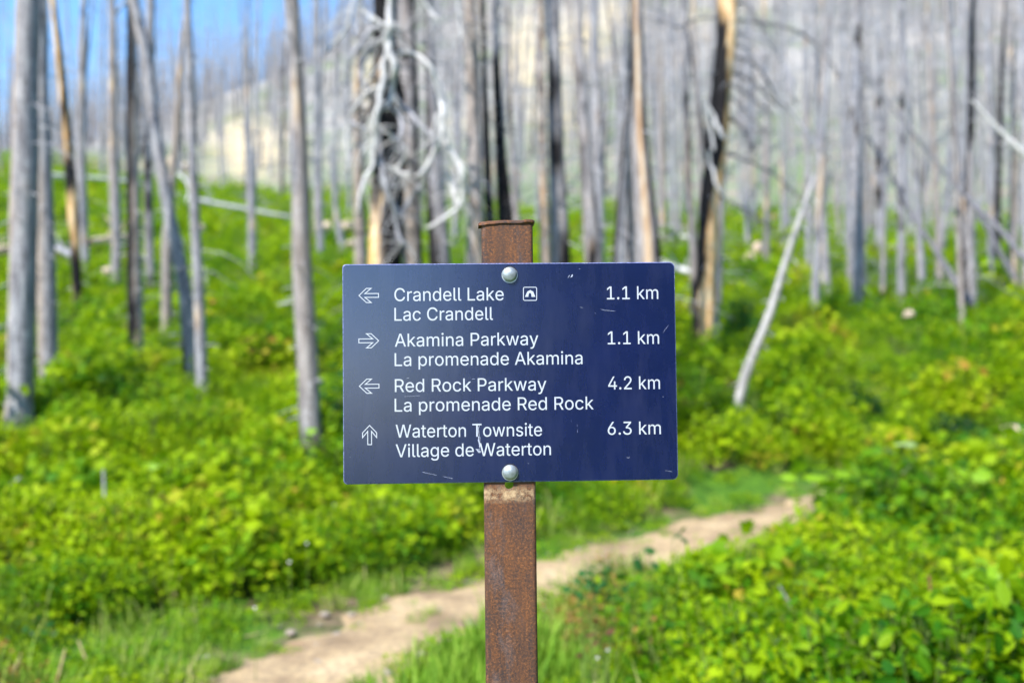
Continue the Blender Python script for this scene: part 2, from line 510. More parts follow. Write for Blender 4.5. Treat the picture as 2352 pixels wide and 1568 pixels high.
# glyph outlines of a plain grotesque, as bezier points (left handle, point, right handle), 4000 units
GLYPHS = {".":[751,[432,-18,381,-18,331,-18,288,0,252,36,216,71,198,114,198,164,198,215,216,258,252,294,288,329,331,347,381,347,432,347,475,329,511,294,546,258,564,215,564,164,564,114,546,71,511,36,475,0]],"1":[1812,[725,0,306,0,306,73,306,146,306,218,725,218,1144,218,1564,218,1564,146,1564,73,1564,0,1144,0],[1000,2035,1104,2035,1104,1356,1104,678,1104,0,1019,0,934,0,850,0,850,598,850,1196,850,1793,845,1793,841,1793,837,1793,673,1672,508,1552,344,1431,344,1523,344,1615,344,1707,494,1816,644,1926,794,2035,897,2035]],"2":[1812,[689,0,255,0,255,63,255,126,255,190,482,432,710,673,937,915,1014,996,1078,1068,1129,1129,1179,1191,1217,1250,1243,1306,1268,1362,1281,1422,1281,1486,1281,1559,1264,1622,1230,1674,1197,1727,1151,1768,1092,1796,1034,1824,968,1838,894,1838,815,1838,747,1822,689,1790,631,1757,586,1712,555,1654,524,1596,508,1527,508,1448,426,1448,344,1448,262,1448,262,1570,290,1677,345,1769,400,1862,476,1934,572,1985,669,2036,778,2062,900,2062,1022,2062,1130,2037,1224,1986,1318,1936,1391,1867,1444,1781,1498,1694,1524,1597,1524,1490,1524,1414,1511,1341,1484,1271,1457,1200,1410,1122,1344,1034,1277,948,1185,842,1068,718,916,560,763,400,610,242,610,237,610,232,610,227,926,227,1241,227,1557,227,1557,151,1557,76,1557,0,1123,0]],"3":[1812,[1009,-27,871,-27,748,-27,634,-5,530,39,427,83,344,146,281,230,217,312,182,412,175,527,262,527,350,527,437,527,443,457,466,398,506,348,546,299,597,262,661,237,725,212,796,199,874,199,958,199,1033,214,1100,243,1167,272,1220,315,1258,372,1297,428,1316,497,1316,579,1316,654,1299,722,1264,784,1229,847,1174,897,1099,934,1024,972,926,990,804,990,745,990,686,990,627,990,627,1059,627,1128,627,1196,802,1395,976,1594,1151,1793,1151,1798,1151,1803,1151,1808,860,1808,570,1808,278,1808,278,1884,278,1959,278,2035,682,2035,1086,2035,1490,2035,1490,1971,1490,1906,1490,1842,1275,1599,1060,1356,845,1113,845,1127,845,1141,845,1155,996,1171,1125,1154,1233,1104,1342,1053,1425,982,1484,890,1542,797,1572,694,1572,579,1572,461,1542,356,1482,264,1422,173,1339,101,1234,50,1130,-2]],"4":[1812,[656,422,158,422,158,492,158,563,158,634,435,1101,711,1568,987,2035,1072,2035,1158,2035,1243,2035,973,1578,704,1121,434,664,434,659,434,655,434,650,840,650,1246,650,1652,650,1652,574,1652,498,1652,422,1154,422],[1208,0,1127,0,1127,162,1127,323,1127,485,1127,518,1127,551,1127,584,1127,813,1127,1042,1127,1270,1208,1270,1290,1270,1371,1270,1371,847,1371,423,1371,0,1290,0]],"6":[1812,[1031,-27,906,-27,779,-27,667,1,569,59,471,116,394,196,338,298,282,400,254,516,254,647,254,745,276,848,319,956,362,1064,439,1200,549,1362,702,1586,856,1810,1009,2035,1102,2035,1195,2035,1288,2035,1060,1705,832,1375,604,1045,596,1045,589,1045,582,1045,600,1083,626,1118,660,1150,694,1183,735,1209,782,1228,830,1247,882,1256,940,1256,1063,1256,1171,1230,1263,1178,1355,1127,1427,1054,1478,959,1530,865,1556,755,1556,628,1556,502,1527,389,1471,290,1414,192,1338,114,1240,57,1142,1],[826,194,906,194,985,194,1054,213,1114,250,1174,288,1222,340,1257,406,1292,471,1310,545,1310,628,1310,714,1292,789,1257,854,1222,918,1174,969,1114,1006,1054,1043,985,1061,906,1061,826,1061,756,1043,695,1006,634,970,586,920,552,856,517,791,500,718,500,634,500,548,517,472,552,406,586,340,634,288,695,250,756,213]],"A":[1919,[157,0,66,0,312,678,559,1356,806,2035,906,2035,1005,2035,1105,2035,1354,1356,1603,678,1852,0,1761,0,1671,0,1580,0,1436,403,1292,807,1148,1210,1122,1285,1091,1378,1056,1488,1021,1600,979,1741,929,1913,946,1913,963,1913,980,1913,930,1739,888,1596,852,1484,816,1371,786,1280,762,1210,621,807,481,403,340,0,248,0],[786,568,440,568,440,644,440,719,440,795,786,795,1132,795,1479,795,1479,719,1479,644,1479,568,1132,568]],"C":[2040,[1173,-27,1069,-27,894,-27,738,15,601,100,464,184,357,305,278,461,200,617,161,802,161,1016,161,1231,200,1416,278,1572,357,1729,464,1849,601,1934,738,2020,894,2062,1069,2062,1172,2062,1269,2047,1361,2017,1452,1987,1535,1943,1608,1885,1681,1826,1742,1756,1791,1674,1840,1591,1873,1498,1892,1393,1805,1393,1719,1393,1633,1393,1618,1463,1592,1525,1558,1578,1522,1631,1480,1676,1429,1713,1379,1750,1323,1778,1261,1796,1200,1814,1136,1823,1069,1823,944,1823,833,1792,734,1729,635,1666,557,1575,500,1455,442,1335,414,1189,414,1016,414,844,443,698,500,578,558,459,637,368,736,305,834,243,946,212,1069,212,1136,212,1200,221,1261,240,1323,258,1379,286,1429,322,1480,359,1522,404,1558,458,1592,511,1618,573,1633,642,1719,642,1805,642,1892,642,1874,538,1841,445,1792,362,1744,280,1683,210,1610,152,1536,93,1454,49,1362,18,1271,-12]],"L":[1572,[642,0,240,0,240,678,240,1356,240,2035,326,2035,412,2035,498,2035,498,1432,498,830,498,228,814,228,1129,228,1445,228,1445,152,1445,76,1445,0,1043,0]],"P":[1778,[326,0,240,0,240,678,240,1356,240,2035,474,2035,708,2035,941,2035,1098,2035,1227,2006,1330,1950,1432,1892,1508,1816,1559,1719,1610,1622,1635,1512,1635,1390,1635,1269,1610,1160,1559,1062,1508,964,1432,886,1330,829,1227,772,1098,743,941,743,773,743,605,743,437,743,437,818,437,894,437,970,601,970,766,970,930,970,1036,970,1122,988,1188,1024,1254,1061,1302,1111,1332,1174,1363,1238,1378,1310,1378,1390,1378,1471,1363,1543,1332,1606,1302,1669,1254,1718,1188,1754,1122,1790,1035,1808,929,1808,785,1808,642,1808,498,1808,498,1206,498,603,498,0,412,0]],"R":[1796,[326,0,240,0,240,678,240,1356,240,2035,475,2035,709,2035,944,2035,1100,2035,1230,2008,1332,1954,1435,1900,1511,1826,1562,1732,1612,1638,1638,1530,1638,1408,1638,1286,1612,1178,1562,1086,1511,993,1434,920,1332,868,1229,817,1099,791,944,791,758,791,571,791,385,791,385,867,385,944,385,1020,568,1020,751,1020,934,1020,1040,1020,1125,1036,1191,1067,1256,1099,1304,1144,1335,1202,1366,1260,1381,1329,1381,1408,1381,1489,1366,1559,1335,1619,1304,1679,1256,1725,1190,1758,1124,1792,1038,1808,931,1808,787,1808,643,1808,498,1808,498,1206,498,603,498,0,412,0],[1512,0,1412,0,1248,306,1084,611,920,916,1018,916,1114,916,1211,916,1378,611,1544,306,1711,0,1612,0]],"T":[1794,[342,1807,127,1807,127,1883,127,1959,127,2035,640,2035,1154,2035,1668,2035,1668,1959,1668,1883,1668,1807,1454,1807,1240,1807,1027,1807,1027,1204,1027,602,1027,0,941,0,856,0,770,0,770,602,770,1204,770,1807,556,1807]],"V":[1919,[914,0,815,0,565,678,316,1356,66,2035,156,2035,247,2035,337,2035,481,1632,625,1228,769,825,794,756,824,665,861,550,898,434,941,292,992,123,974,123,956,123,938,123,988,296,1032,439,1068,552,1104,666,1134,756,1158,825,1298,1228,1438,1632,1579,2035,1670,2035,1761,2035,1852,2035,1605,1356,1358,678,1112,0,1013,0]],"W":[2745,[721,0,620,0,435,678,250,1356,66,2035,154,2035,241,2035,329,2035,437,1618,545,1201,653,784,670,718,686,650,702,582,718,514,732,444,747,374,762,304,775,232,788,158,778,158,767,158,756,158,770,232,784,304,799,374,814,444,829,514,845,582,862,650,878,718,896,784,1006,1201,1115,1618,1225,2035,1323,2035,1421,2035,1519,2035,1628,1618,1737,1201,1846,784,1864,718,1882,650,1898,582,1914,514,1929,444,1945,374,1960,304,1975,232,1988,158,1976,158,1965,158,1953,158,1966,232,1981,304,1995,374,2010,444,2025,514,2042,582,2058,650,2074,718,2091,784,2198,1201,2306,1618,2413,2035,2502,2035,2590,2035,2678,2035,2492,1356,2306,678,2121,0,2021,0,1922,0,1822,0,1705,431,1588,861,1471,1292,1448,1376,1426,1468,1405,1566,1384,1664,1364,1775,1344,1900,1362,1900,1380,1900,1398,1900,1378,1781,1359,1674,1340,1579,1320,1483,1298,1388,1272,1292,1155,861,1038,431,922,0,821,0]],"a":[1557,[726,-34,639,-34,544,-34,456,-16,378,20,299,56,236,108,190,178,144,248,122,332,122,432,122,519,139,590,173,644,207,698,253,741,310,772,367,804,431,827,501,843,571,858,642,870,713,880,804,891,878,900,935,907,992,913,1034,924,1061,940,1088,955,1102,982,1102,1019,1102,1022,1102,1024,1102,1027,1102,1090,1090,1143,1066,1187,1043,1230,1007,1264,959,1288,912,1312,853,1323,782,1323,710,1323,649,1312,597,1289,545,1266,503,1238,470,1203,438,1168,415,1132,400,1095,321,1118,243,1142,164,1165,199,1257,250,1330,314,1384,379,1438,451,1478,532,1502,612,1526,694,1538,776,1538,830,1538,890,1531,956,1517,1022,1504,1084,1478,1143,1442,1202,1404,1251,1351,1289,1281,1328,1211,1346,1119,1346,1005,1346,670,1346,335,1346,0,1266,0,1186,0,1106,0,1106,69,1106,138,1106,208,1101,208,1095,208,1090,208,1072,172,1045,136,1008,98,970,61,922,30,861,4,800,-21],[620,182,682,182,772,182,849,199,912,235,974,270,1021,316,1054,373,1086,429,1102,489,1102,552,1102,621,1102,690,1102,759,1092,748,1071,737,1038,728,1005,719,968,710,925,703,883,696,842,690,801,685,760,680,728,675,702,672,644,665,589,652,537,634,486,616,445,591,414,557,383,524,367,478,367,419,367,367,381,324,408,289,434,254,472,227,519,209,566,191]],"c":[1583,[904,-33,829,-33,692,-33,571,0,467,66,363,131,282,223,224,340,166,458,136,594,136,750,136,908,166,1046,224,1164,282,1282,363,1374,467,1439,571,1505,692,1538,829,1538,904,1538,974,1528,1040,1508,1106,1489,1166,1460,1220,1424,1274,1387,1321,1342,1360,1288,1398,1234,1427,1174,1446,1108,1368,1088,1290,1068,1211,1048,1200,1088,1184,1124,1162,1157,1139,1190,1112,1218,1080,1243,1047,1267,1010,1286,968,1300,926,1313,880,1319,829,1319,729,1319,646,1293,580,1241,515,1188,466,1119,434,1033,401,947,385,853,385,750,385,649,401,555,434,470,466,384,515,316,580,264,646,212,729,186,829,186,881,186,928,192,970,206,1013,220,1050,239,1083,264,1116,289,1144,319,1166,354,1189,390,1206,428,1217,468,1295,449,1373,429,1452,410,1432,340,1404,279,1365,225,1326,170,1280,124,1225,85,1170,47,1110,17,1043,-3,976,-23]],"d":[1698,[875,-33,781,-33,655,-33,543,0,446,64,349,129,273,220,218,338,164,456,136,595,136,755,136,914,164,1053,219,1170,274,1288,350,1378,447,1442,544,1506,656,1538,782,1538,877,1538,954,1522,1012,1491,1070,1459,1116,1423,1149,1383,1182,1342,1208,1307,1225,1277,1231,1277,1237,1277,1243,1277,1243,1530,1243,1782,1243,2035,1324,2035,1406,2035,1487,2035,1487,1356,1487,678,1487,0,1408,0,1330,0,1251,0,1251,78,1251,156,1251,235,1243,235,1234,235,1226,235,1208,203,1182,166,1148,125,1114,84,1068,47,1009,15,951,-17],[724,187,818,187,910,187,988,211,1052,260,1116,308,1165,375,1198,460,1230,546,1247,645,1247,758,1247,870,1231,968,1198,1052,1166,1135,1118,1201,1054,1248,990,1296,911,1319,818,1319,722,1319,642,1295,578,1246,514,1196,466,1129,434,1045,401,960,385,864,385,758,385,650,402,552,434,466,467,380,516,312,580,262,645,212]],"e":[1616,[953,-33,848,-33,700,-33,574,0,468,66,362,131,280,222,223,339,165,456,136,592,136,747,136,903,165,1040,221,1159,278,1278,357,1370,460,1437,563,1504,683,1538,821,1538,904,1538,984,1524,1063,1496,1142,1468,1213,1424,1277,1364,1341,1303,1391,1224,1428,1127,1466,1030,1484,913,1484,776,1484,743,1484,710,1484,677,1089,677,694,677,299,677,299,746,299,815,299,884,650,884,1001,884,1352,884,1314,858,1276,834,1239,808,1239,909,1223,997,1191,1074,1159,1151,1112,1211,1050,1255,988,1299,912,1320,821,1320,729,1320,650,1298,585,1254,520,1209,470,1150,436,1078,401,1006,384,928,384,844,384,799,384,755,384,710,384,598,403,503,442,425,480,346,535,287,604,246,674,205,756,184,850,184,910,184,966,193,1015,211,1064,229,1106,255,1142,291,1177,326,1204,370,1222,422,1302,402,1381,383,1460,363,1437,285,1397,216,1340,157,1284,98,1213,52,1130,18,1047,-16]],"g":[1700,[950,-602,828,-602,716,-602,618,-588,535,-558,452,-530,384,-490,329,-440,274,-391,232,-336,202,-277,270,-239,338,-201,406,-162,426,-194,453,-228,486,-264,519,-299,563,-329,617,-353,672,-377,742,-389,828,-389,950,-389,1051,-360,1129,-300,1206,-241,1246,-149,1246,-23,1246,76,1246,174,1246,273,1239,273,1232,273,1225,273,1206,241,1180,206,1146,166,1113,126,1068,92,1009,63,951,34,874,19,780,19,658,19,548,48,451,106,353,165,276,250,220,360,164,472,136,606,136,765,136,921,164,1058,220,1173,276,1289,352,1378,449,1442,547,1506,658,1538,784,1538,878,1538,955,1522,1014,1491,1073,1460,1119,1424,1153,1384,1186,1342,1212,1306,1230,1276,1238,1276,1245,1276,1252,1276,1252,1356,1252,1437,1252,1517,1332,1517,1411,1517,1490,1517,1490,1000,1490,482,1490,-36,1490,-168,1460,-276,1401,-359,1342,-443,1262,-504,1162,-544,1062,-583],[726,236,819,236,912,236,990,258,1054,300,1118,343,1166,404,1200,484,1233,564,1250,659,1250,770,1250,878,1233,974,1200,1056,1168,1138,1119,1202,1056,1249,992,1296,913,1319,819,1319,725,1319,645,1295,580,1246,516,1198,467,1132,434,1050,402,967,385,874,385,770,385,664,402,570,435,490,468,410,517,348,582,303,646,258]],"i":[666,[292,0,210,0,210,506,210,1012,210,1517,292,1517,373,1517,455,1517,455,1012,455,506,455,0,373,0],[382,1771,334,1771,288,1771,248,1787,215,1818,182,1850,165,1888,165,1932,165,1978,182,2016,215,2048,248,2079,288,2095,334,2095,382,2095,422,2079,456,2048,489,2016,505,1978,505,1932,505,1888,489,1850,456,1818,422,1787]],"k":[1523,[530,630,440,546,440,646,440,746,440,847,454,847,468,847,482,847,700,1070,919,1294,1138,1517,1239,1517,1340,1517,1441,1517,1206,1277,971,1038,736,798,727,798,718,798,709,798,619,714],[292,0,210,0,210,678,210,1356,210,2035,292,2035,373,2035,455,2035,455,1356,455,678,455,0,373,0],[1280,0,1176,0,981,248,786,495,591,743,649,800,707,858,765,915,1006,610,1247,305,1488,0,1384,0]],"l":[756,[587,-10,557,-10,440,-10,352,20,296,80,239,141,210,226,210,337,210,903,210,1469,210,2035,292,2035,373,2035,455,2035,455,1488,455,941,455,395,455,326,464,277,481,249,498,222,533,208,584,208,609,208,628,208,641,210,654,212,667,214,679,217,693,148,708,80,722,11,702,6,676,1,647,-4,617,-8]],"m":[2439,[292,0,210,0,210,506,210,1012,210,1517,290,1517,369,1517,448,1517,448,1405,449,1293,449,1181,443,1181,436,1181,430,1181,451,1262,484,1330,530,1384,575,1437,628,1478,688,1504,748,1531,811,1544,877,1544,989,1544,1080,1511,1149,1443,1219,1375,1264,1287,1284,1178,1272,1178,1261,1178,1250,1178,1268,1253,1301,1318,1348,1372,1396,1427,1454,1470,1523,1500,1591,1530,1666,1544,1747,1544,1835,1544,1916,1526,1988,1487,2061,1449,2119,1391,2162,1314,2206,1236,2227,1138,2227,1020,2227,680,2227,340,2227,0,2146,0,2064,0,1983,0,1983,338,1983,676,1983,1015,1983,1125,1952,1204,1890,1251,1828,1298,1756,1322,1674,1322,1606,1322,1547,1308,1497,1279,1447,1250,1408,1211,1381,1161,1354,1111,1341,1053,1341,989,1341,659,1341,330,1341,0,1260,0,1178,0,1097,0,1097,346,1097,693,1097,1039,1097,1124,1068,1192,1012,1244,956,1296,884,1322,798,1322,738,1322,682,1308,630,1280,578,1252,536,1211,503,1157,471,1102,455,1034,455,952,455,634,455,317,455,0,373,0]],"n":[1639,[455,995,455,907,455,604,455,302,455,0,373,0,292,0,210,0,210,506,210,1012,210,1517,289,1517,368,1517,446,1517,447,1395,448,1272,448,1150,435,1150,422,1150,410,1150,456,1289,522,1389,608,1448,694,1508,795,1538,910,1538,1012,1538,1102,1516,1180,1474,1257,1432,1318,1368,1362,1283,1406,1198,1428,1091,1428,962,1428,641,1428,320,1428,0,1347,0,1266,0,1184,0,1184,314,1184,627,1184,941,1184,1059,1153,1152,1092,1218,1030,1284,946,1316,840,1316,767,1316,702,1301,643,1269,585,1238,539,1192,505,1131,472,1070]],"o":[1660,[968,-33,829,-33,692,-33,571,0,467,66,363,131,282,223,224,340,166,458,136,594,136,750,136,908,166,1046,224,1164,282,1282,363,1374,467,1439,571,1505,692,1538,829,1538,968,1538,1090,1505,1194,1439,1298,1374,1380,1282,1437,1164,1495,1046,1524,908,1524,750,1524,594,1495,458,1437,340,1380,223,1298,131,1194,66,1090,0],[729,186,829,186,931,186,1015,212,1081,264,1147,316,1196,384,1228,470,1261,555,1277,649,1277,750,1277,852,1261,946,1228,1032,1196,1119,1147,1188,1081,1241,1015,1293,931,1319,829,1319,729,1319,646,1293,580,1241,515,1188,466,1119,434,1033,401,947,385,853,385,750,385,649,401,555,434,470,466,384,515,316,580,264,646,212]],"p":[1698,[292,-571,210,-571,210,125,210,821,210,1517,290,1517,369,1517,448,1517,448,1437,448,1357,448,1277,456,1277,464,1277,472,1277,491,1307,516,1342,549,1383,582,1423,627,1459,686,1491,744,1522,821,1538,916,1538,1043,1538,1155,1506,1252,1442,1348,1378,1424,1288,1479,1170,1534,1053,1561,914,1561,755,1561,595,1534,456,1480,338,1426,220,1350,129,1253,64,1156,0,1044,-33,918,-33,825,-33,749,-17,690,15,632,47,586,84,552,125,518,166,492,203,472,235,466,235,461,235,455,235,455,-34,455,-302,455,-571,373,-571],[789,187,881,187,975,187,1054,212,1118,262,1182,312,1230,380,1263,466,1296,552,1312,650,1312,758,1312,864,1296,960,1264,1045,1232,1129,1183,1196,1119,1246,1055,1295,976,1319,881,1319,787,1319,708,1296,644,1248,581,1201,533,1135,500,1052,467,968,451,870,451,758,451,645,467,546,500,460,534,375,582,308,647,260,711,211]],"r":[1036,[292,0,210,0,210,506,210,1012,210,1517,289,1517,368,1517,446,1517,446,1439,446,1362,446,1284,452,1284,456,1284,462,1284,490,1360,539,1422,610,1469,680,1516,761,1539,852,1539,871,1539,893,1539,917,1538,941,1537,960,1536,974,1535,974,1453,974,1371,974,1289,966,1291,948,1294,920,1297,891,1301,860,1303,828,1303,756,1303,693,1288,636,1258,580,1229,536,1188,503,1134,471,1081,455,1019,455,948,455,632,455,316,455,0,373,0]],"s":[1460,[845,-33,728,-33,623,-33,530,-17,449,14,367,45,300,90,247,152,194,212,159,288,142,377,220,393,298,410,376,426,396,342,436,281,496,241,557,202,633,182,725,182,831,182,915,204,978,249,1041,294,1072,348,1072,411,1072,464,1053,508,1016,543,979,578,923,604,848,620,764,640,680,660,597,680,459,713,357,764,289,832,221,901,187,989,187,1095,187,1183,212,1260,260,1326,309,1392,376,1444,460,1482,545,1519,641,1538,748,1538,852,1538,941,1522,1015,1490,1090,1458,1150,1414,1196,1357,1242,1300,1275,1234,1296,1160,1221,1142,1147,1126,1072,1109,1054,1166,1020,1218,970,1262,921,1308,847,1330,750,1330,659,1330,583,1309,524,1267,464,1226,434,1173,434,1109,434,1052,455,1007,496,973,537,939,600,912,687,892,764,874,841,855,918,837,1056,804,1158,754,1225,686,1292,617,1325,531,1325,426,1325,337,1300,258,1250,188,1200,119,1129,65,1039,26,949,-13]],"t":[910,[552,1517,815,1517,815,1448,815,1378,815,1308,552,1308,289,1308,26,1308,26,1378,26,1448,26,1517,289,1517],[260,1380,260,1885,341,1885,422,1885,504,1885,504,1386,504,888,504,390,504,324,517,276,544,245,571,215,617,199,682,199,697,199,717,201,741,204,765,207,787,211,807,214,822,145,837,76,852,7,828,-1,799,-7,768,-11,736,-14,704,-16,673,-16,542,-16,440,18,368,85,296,153,260,248,260,372,260,876]],"w":[2268,[632,0,550,0,397,506,244,1012,90,1517,176,1517,262,1517,348,1517,410,1296,472,1076,534,855,560,763,586,660,615,546,644,432,672,306,700,165,687,165,673,165,660,165,687,300,714,424,742,539,770,653,798,758,825,855,886,1076,947,1296,1008,1517,1094,1517,1180,1517,1266,1517,1326,1296,1386,1076,1446,855,1472,760,1498,656,1526,543,1554,430,1582,304,1609,165,1594,165,1580,165,1565,165,1594,302,1623,427,1652,541,1680,655,1708,759,1734,855,1796,1076,1858,1296,1920,1517,2006,1517,2092,1517,2178,1517,2025,1012,1872,506,1718,0,1636,0,1555,0,1474,0,1408,229,1342,458,1276,687,1256,757,1237,828,1218,900,1199,972,1180,1046,1162,1121,1144,1197,1125,1273,1106,1351,1125,1351,1144,1351,1162,1351,1144,1274,1126,1198,1107,1122,1088,1046,1069,972,1050,899,1031,826,1012,755,992,687,926,458,860,229,795,0,713,0]],"y":[1557,[204,-561,190,-554,208,-484,227,-413,246,-343,259,-345,272,-347,286,-350,333,-360,376,-362,415,-356,454,-349,490,-329,521,-296,552,-262,580,-211,602,-142,618,-96,634,-51,650,-6,456,502,263,1010,70,1517,159,1517,248,1517,337,1517,445,1218,553,919,661,620,695,528,723,437,747,347,771,257,796,169,822,83,793,83,764,83,735,83,760,169,785,257,810,348,834,438,863,529,896,620,1004,919,1112,1218,1221,1517,1309,1517,1398,1517,1486,1517,1263,934,1040,351,817,-232,786,-311,749,-377,706,-428,663,-480,614,-518,557,-543,501,-568,437,-580,366,-580,325,-580,289,-578,258,-572,227,-567]]}
from mathutils.geometry import delaunay_2d_cdt
_GL = {}
def glyph_mesh(ch):
    """fill a glyph by winding number, so that overlapping contours stay solid"""
    if ch in _GL: return _GL[ch]
    loops = []
    for spl in GLYPHS[ch][1:]:
        bp = [[c / 4000 for c in spl[k:k + 6]] for k in range(0, len(spl), 6)]
        L = []
        for a, b in zip(bp, bp[1:] + bp[:1]):
            p0, p1, p2, p3 = np.array(a[2:4]), np.array(a[4:6]), np.array(b[0:2]), np.array(b[2:4])
            chord = np.linalg.norm(p3 - p0)
            bend = abs((p1 - p0)[0] * (p3 - p0)[1] - (p1 - p0)[1] * (p3 - p0)[0]) + abs((p2 - p0)[0] * (p3 - p0)[1] - (p2 - p0)[1] * (p3 - p0)[0])
            n = 1 if bend < 1e-5 else 5
            for q in range(n):
                t = q / n
                L.append(tuple((1 - t) ** 3 * p0 + 3 * (1 - t) ** 2 * t * p1 + 3 * (1 - t) * t * t * p2 + t ** 3 * p3))
        M = [p for i_, p in enumerate(L) if math.dist(p, L[i_ - 1]) > 1e-5]
        loops.append(M)
    V, E = [], []
    for M in loops:
        k = len(V); V += [Vector(p) for p in M]
        E += [(k + i_, k + (i_ + 1) % len(M)) for i_ in range(len(M))]
    ov, oe, of = delaunay_2d_cdt(V, E, [], 0, 1e-6)[:3]
    F = []
    for f in of:
        c = sum((ov[i_] for i_ in f), Vector((0, 0))) / len(f)
        w = 0
        for M in loops:
            for (x0, y0), (x1, y1) in zip(M, M[1:] + M[:1]):
                if (y0 <= c.y) != (y1 <= c.y):
                    xx = x0 + (c.y - y0) / (y1 - y0) * (x1 - x0)
                    if xx > c.x: w += 1 if y1 > y0 else -1
        if w: F.append(tuple(f))
    _GL[ch] = ([(p.x, p.y) for p in ov], F)
    return _GL[ch]
def curve_text(body):
    x0, co, fc = 0.0, [], []
    for ch in body:
        if ch == ' ': x0 += .19; continue
        v, f = glyph_mesh(ch)
        k = len(co)
        used = set(i_ for t in f for i_ in t); mp = {}
        for i_ in sorted(used): mp[i_] = len(co); co.append((v[i_][0] + x0, v[i_][1], 0))
        fc += [tuple(mp[i_] for i_ in t) for t in f]
        x0 += GLYPHS[ch][0] / 4000
    return np.array(co), fc
CAPH = curve_text('L')[0][:, 1].max()
def lettering(body, xl, yl, xr, yr, cap, name='lettering', lab=None):
    """baseline from (xl, yl) to (xr, yr) in photograph pixels; cap height in pixels"""
    co, fc = curve_text(body)
    x0, x1 = co[:, 0].min(), co[:, 0].max()
    u0, v0 = S(xl, yl); u1, v1 = S(xr, yr)
    ca = S(xl, yl - cap)[1] - v0
    sx = math.hypot(u1 - u0, v1 - v0) / (x1 - x0)
    sy = ca / CAPH
    dx, dz = (u1 - u0), (v1 - v0)
    Ln = math.hypot(dx, dz); dx /= Ln; dz /= Ln
    V = []
    for c in co:
        a, b_ = (c[0] - x0) * sx, c[1] * sy
        V.append((u0 + a * dx - b_ * dz, -.00022, v0 + a * dz + b_ * dx))
    me = make_mesh(name, V, fc, smooth=False)
    o = link(name, me, PANEL, M_WHITE)
    if lab: tag(o, lab)
    return o
CAP = 29.6
rows = [('Crandell Lake', 906, 691.5, 1157, 689.5), ('Lac Crandell', 906, 736.5, 1132.5, 734.5),
        ('Akamina Parkway', 907, 796, 1236.5, 792), ('La promenade Akamina', 906.5, 840.5, 1338, 836),
        ('Red Rock Parkway', 907, 900, 1255, 896), ('La promenade Red Rock', 906.5, 945, 1363.5, 939.5),
        ('Waterton Townsite', 909, 1004.5, 1245, 1000.5), ('Village de Waterton', 909, 1049.5, 1265.5, 1044.5)]
for body, a, b_, c, d in rows:
    lettering(body, a, b_, c, d, CAP, 'destination_lettering', 'white lettering reading ' + body)
dist = [('1.1 km', 1394, 687.5, 1512, 686.5), ('1.1 km', 1396, 790.5, 1514, 789.5), ('4.2 km', 1397, 894, 1516, 893), ('6.3 km', 1396, 998, 1518, 996.5)]
for i, (body, a, b_, c, d) in enumerate(dist):
    lettering(body, a, b_, c, d, CAP, 'distance_lettering', 'white lettering reading %s on row %s' % (body, ['one', 'two', 'three', 'four'][i]))

def stroke_loop(uv, w):
    """closed outline of width w as one quad strip with mitred corners"""
    n = len(uv); inn, outr = [], []
    for i in range(n):
        p0, p1, p2 = Vector(uv[i - 1]), Vector(uv[i]), Vector(uv[(i + 1) % n])
        a, b_ = (p1 - p0).normalized(), (p2 - p1).normalized()
        na, nb = Vector((-a.y, a.x)), Vector((-b_.y, b_.x))
        m = (na + nb)
        m = m / max(m.length_squared, .25) * 2 * (w / 2)
        inn.append(p1 + m); outr.append(p1 - m)
    V = [(p.x, -.00022, p.y) for p in inn] + [(p.x, -.00022, p.y) for p in outr]
    return V, [(i, (i + 1) % n, n + (i + 1) % n, n + i) for i in range(n)]
def arrow(cx, cy, rot, length, lab):
    # half outline of a left-pointing arrow, in picture pixels round its centre
    L = length / 2; h = 16.2
    pts = [(-L, 0), (-L + 17, -h), (-L + 28, -h), (-L + 13.5, -4.4), (L, -4.4), (L, 4.4), (-L + 13.5, 4.4), (-L + 28, h), (-L + 17, h)]
    c, s = math.cos(rot), math.sin(rot)
    uv = [S(cx + x * c - y * s, cy + x * s + y * c) for x, y in pts]
    V, F = stroke_loop(uv, .00098)
    o = link('arrow_symbol', make_mesh('arrow_symbol', V, F, smooth=False), PANEL, M_WHITE)
    tag(o, lab)
arrow(847, 678.5, -.008, 45, 'outlined white arrow pointing left beside Crandell Lake')
arrow(847, 782.5, math.pi - .008, 45.5, 'outlined white arrow pointing right beside Akamina Parkway')
arrow(848, 886.5, -.008, 45, 'outlined white arrow pointing left beside Red Rock Parkway')
arrow(849, 998.5, math.pi / 2 - .005, 44, 'outlined white arrow pointing up beside Waterton Townsite')
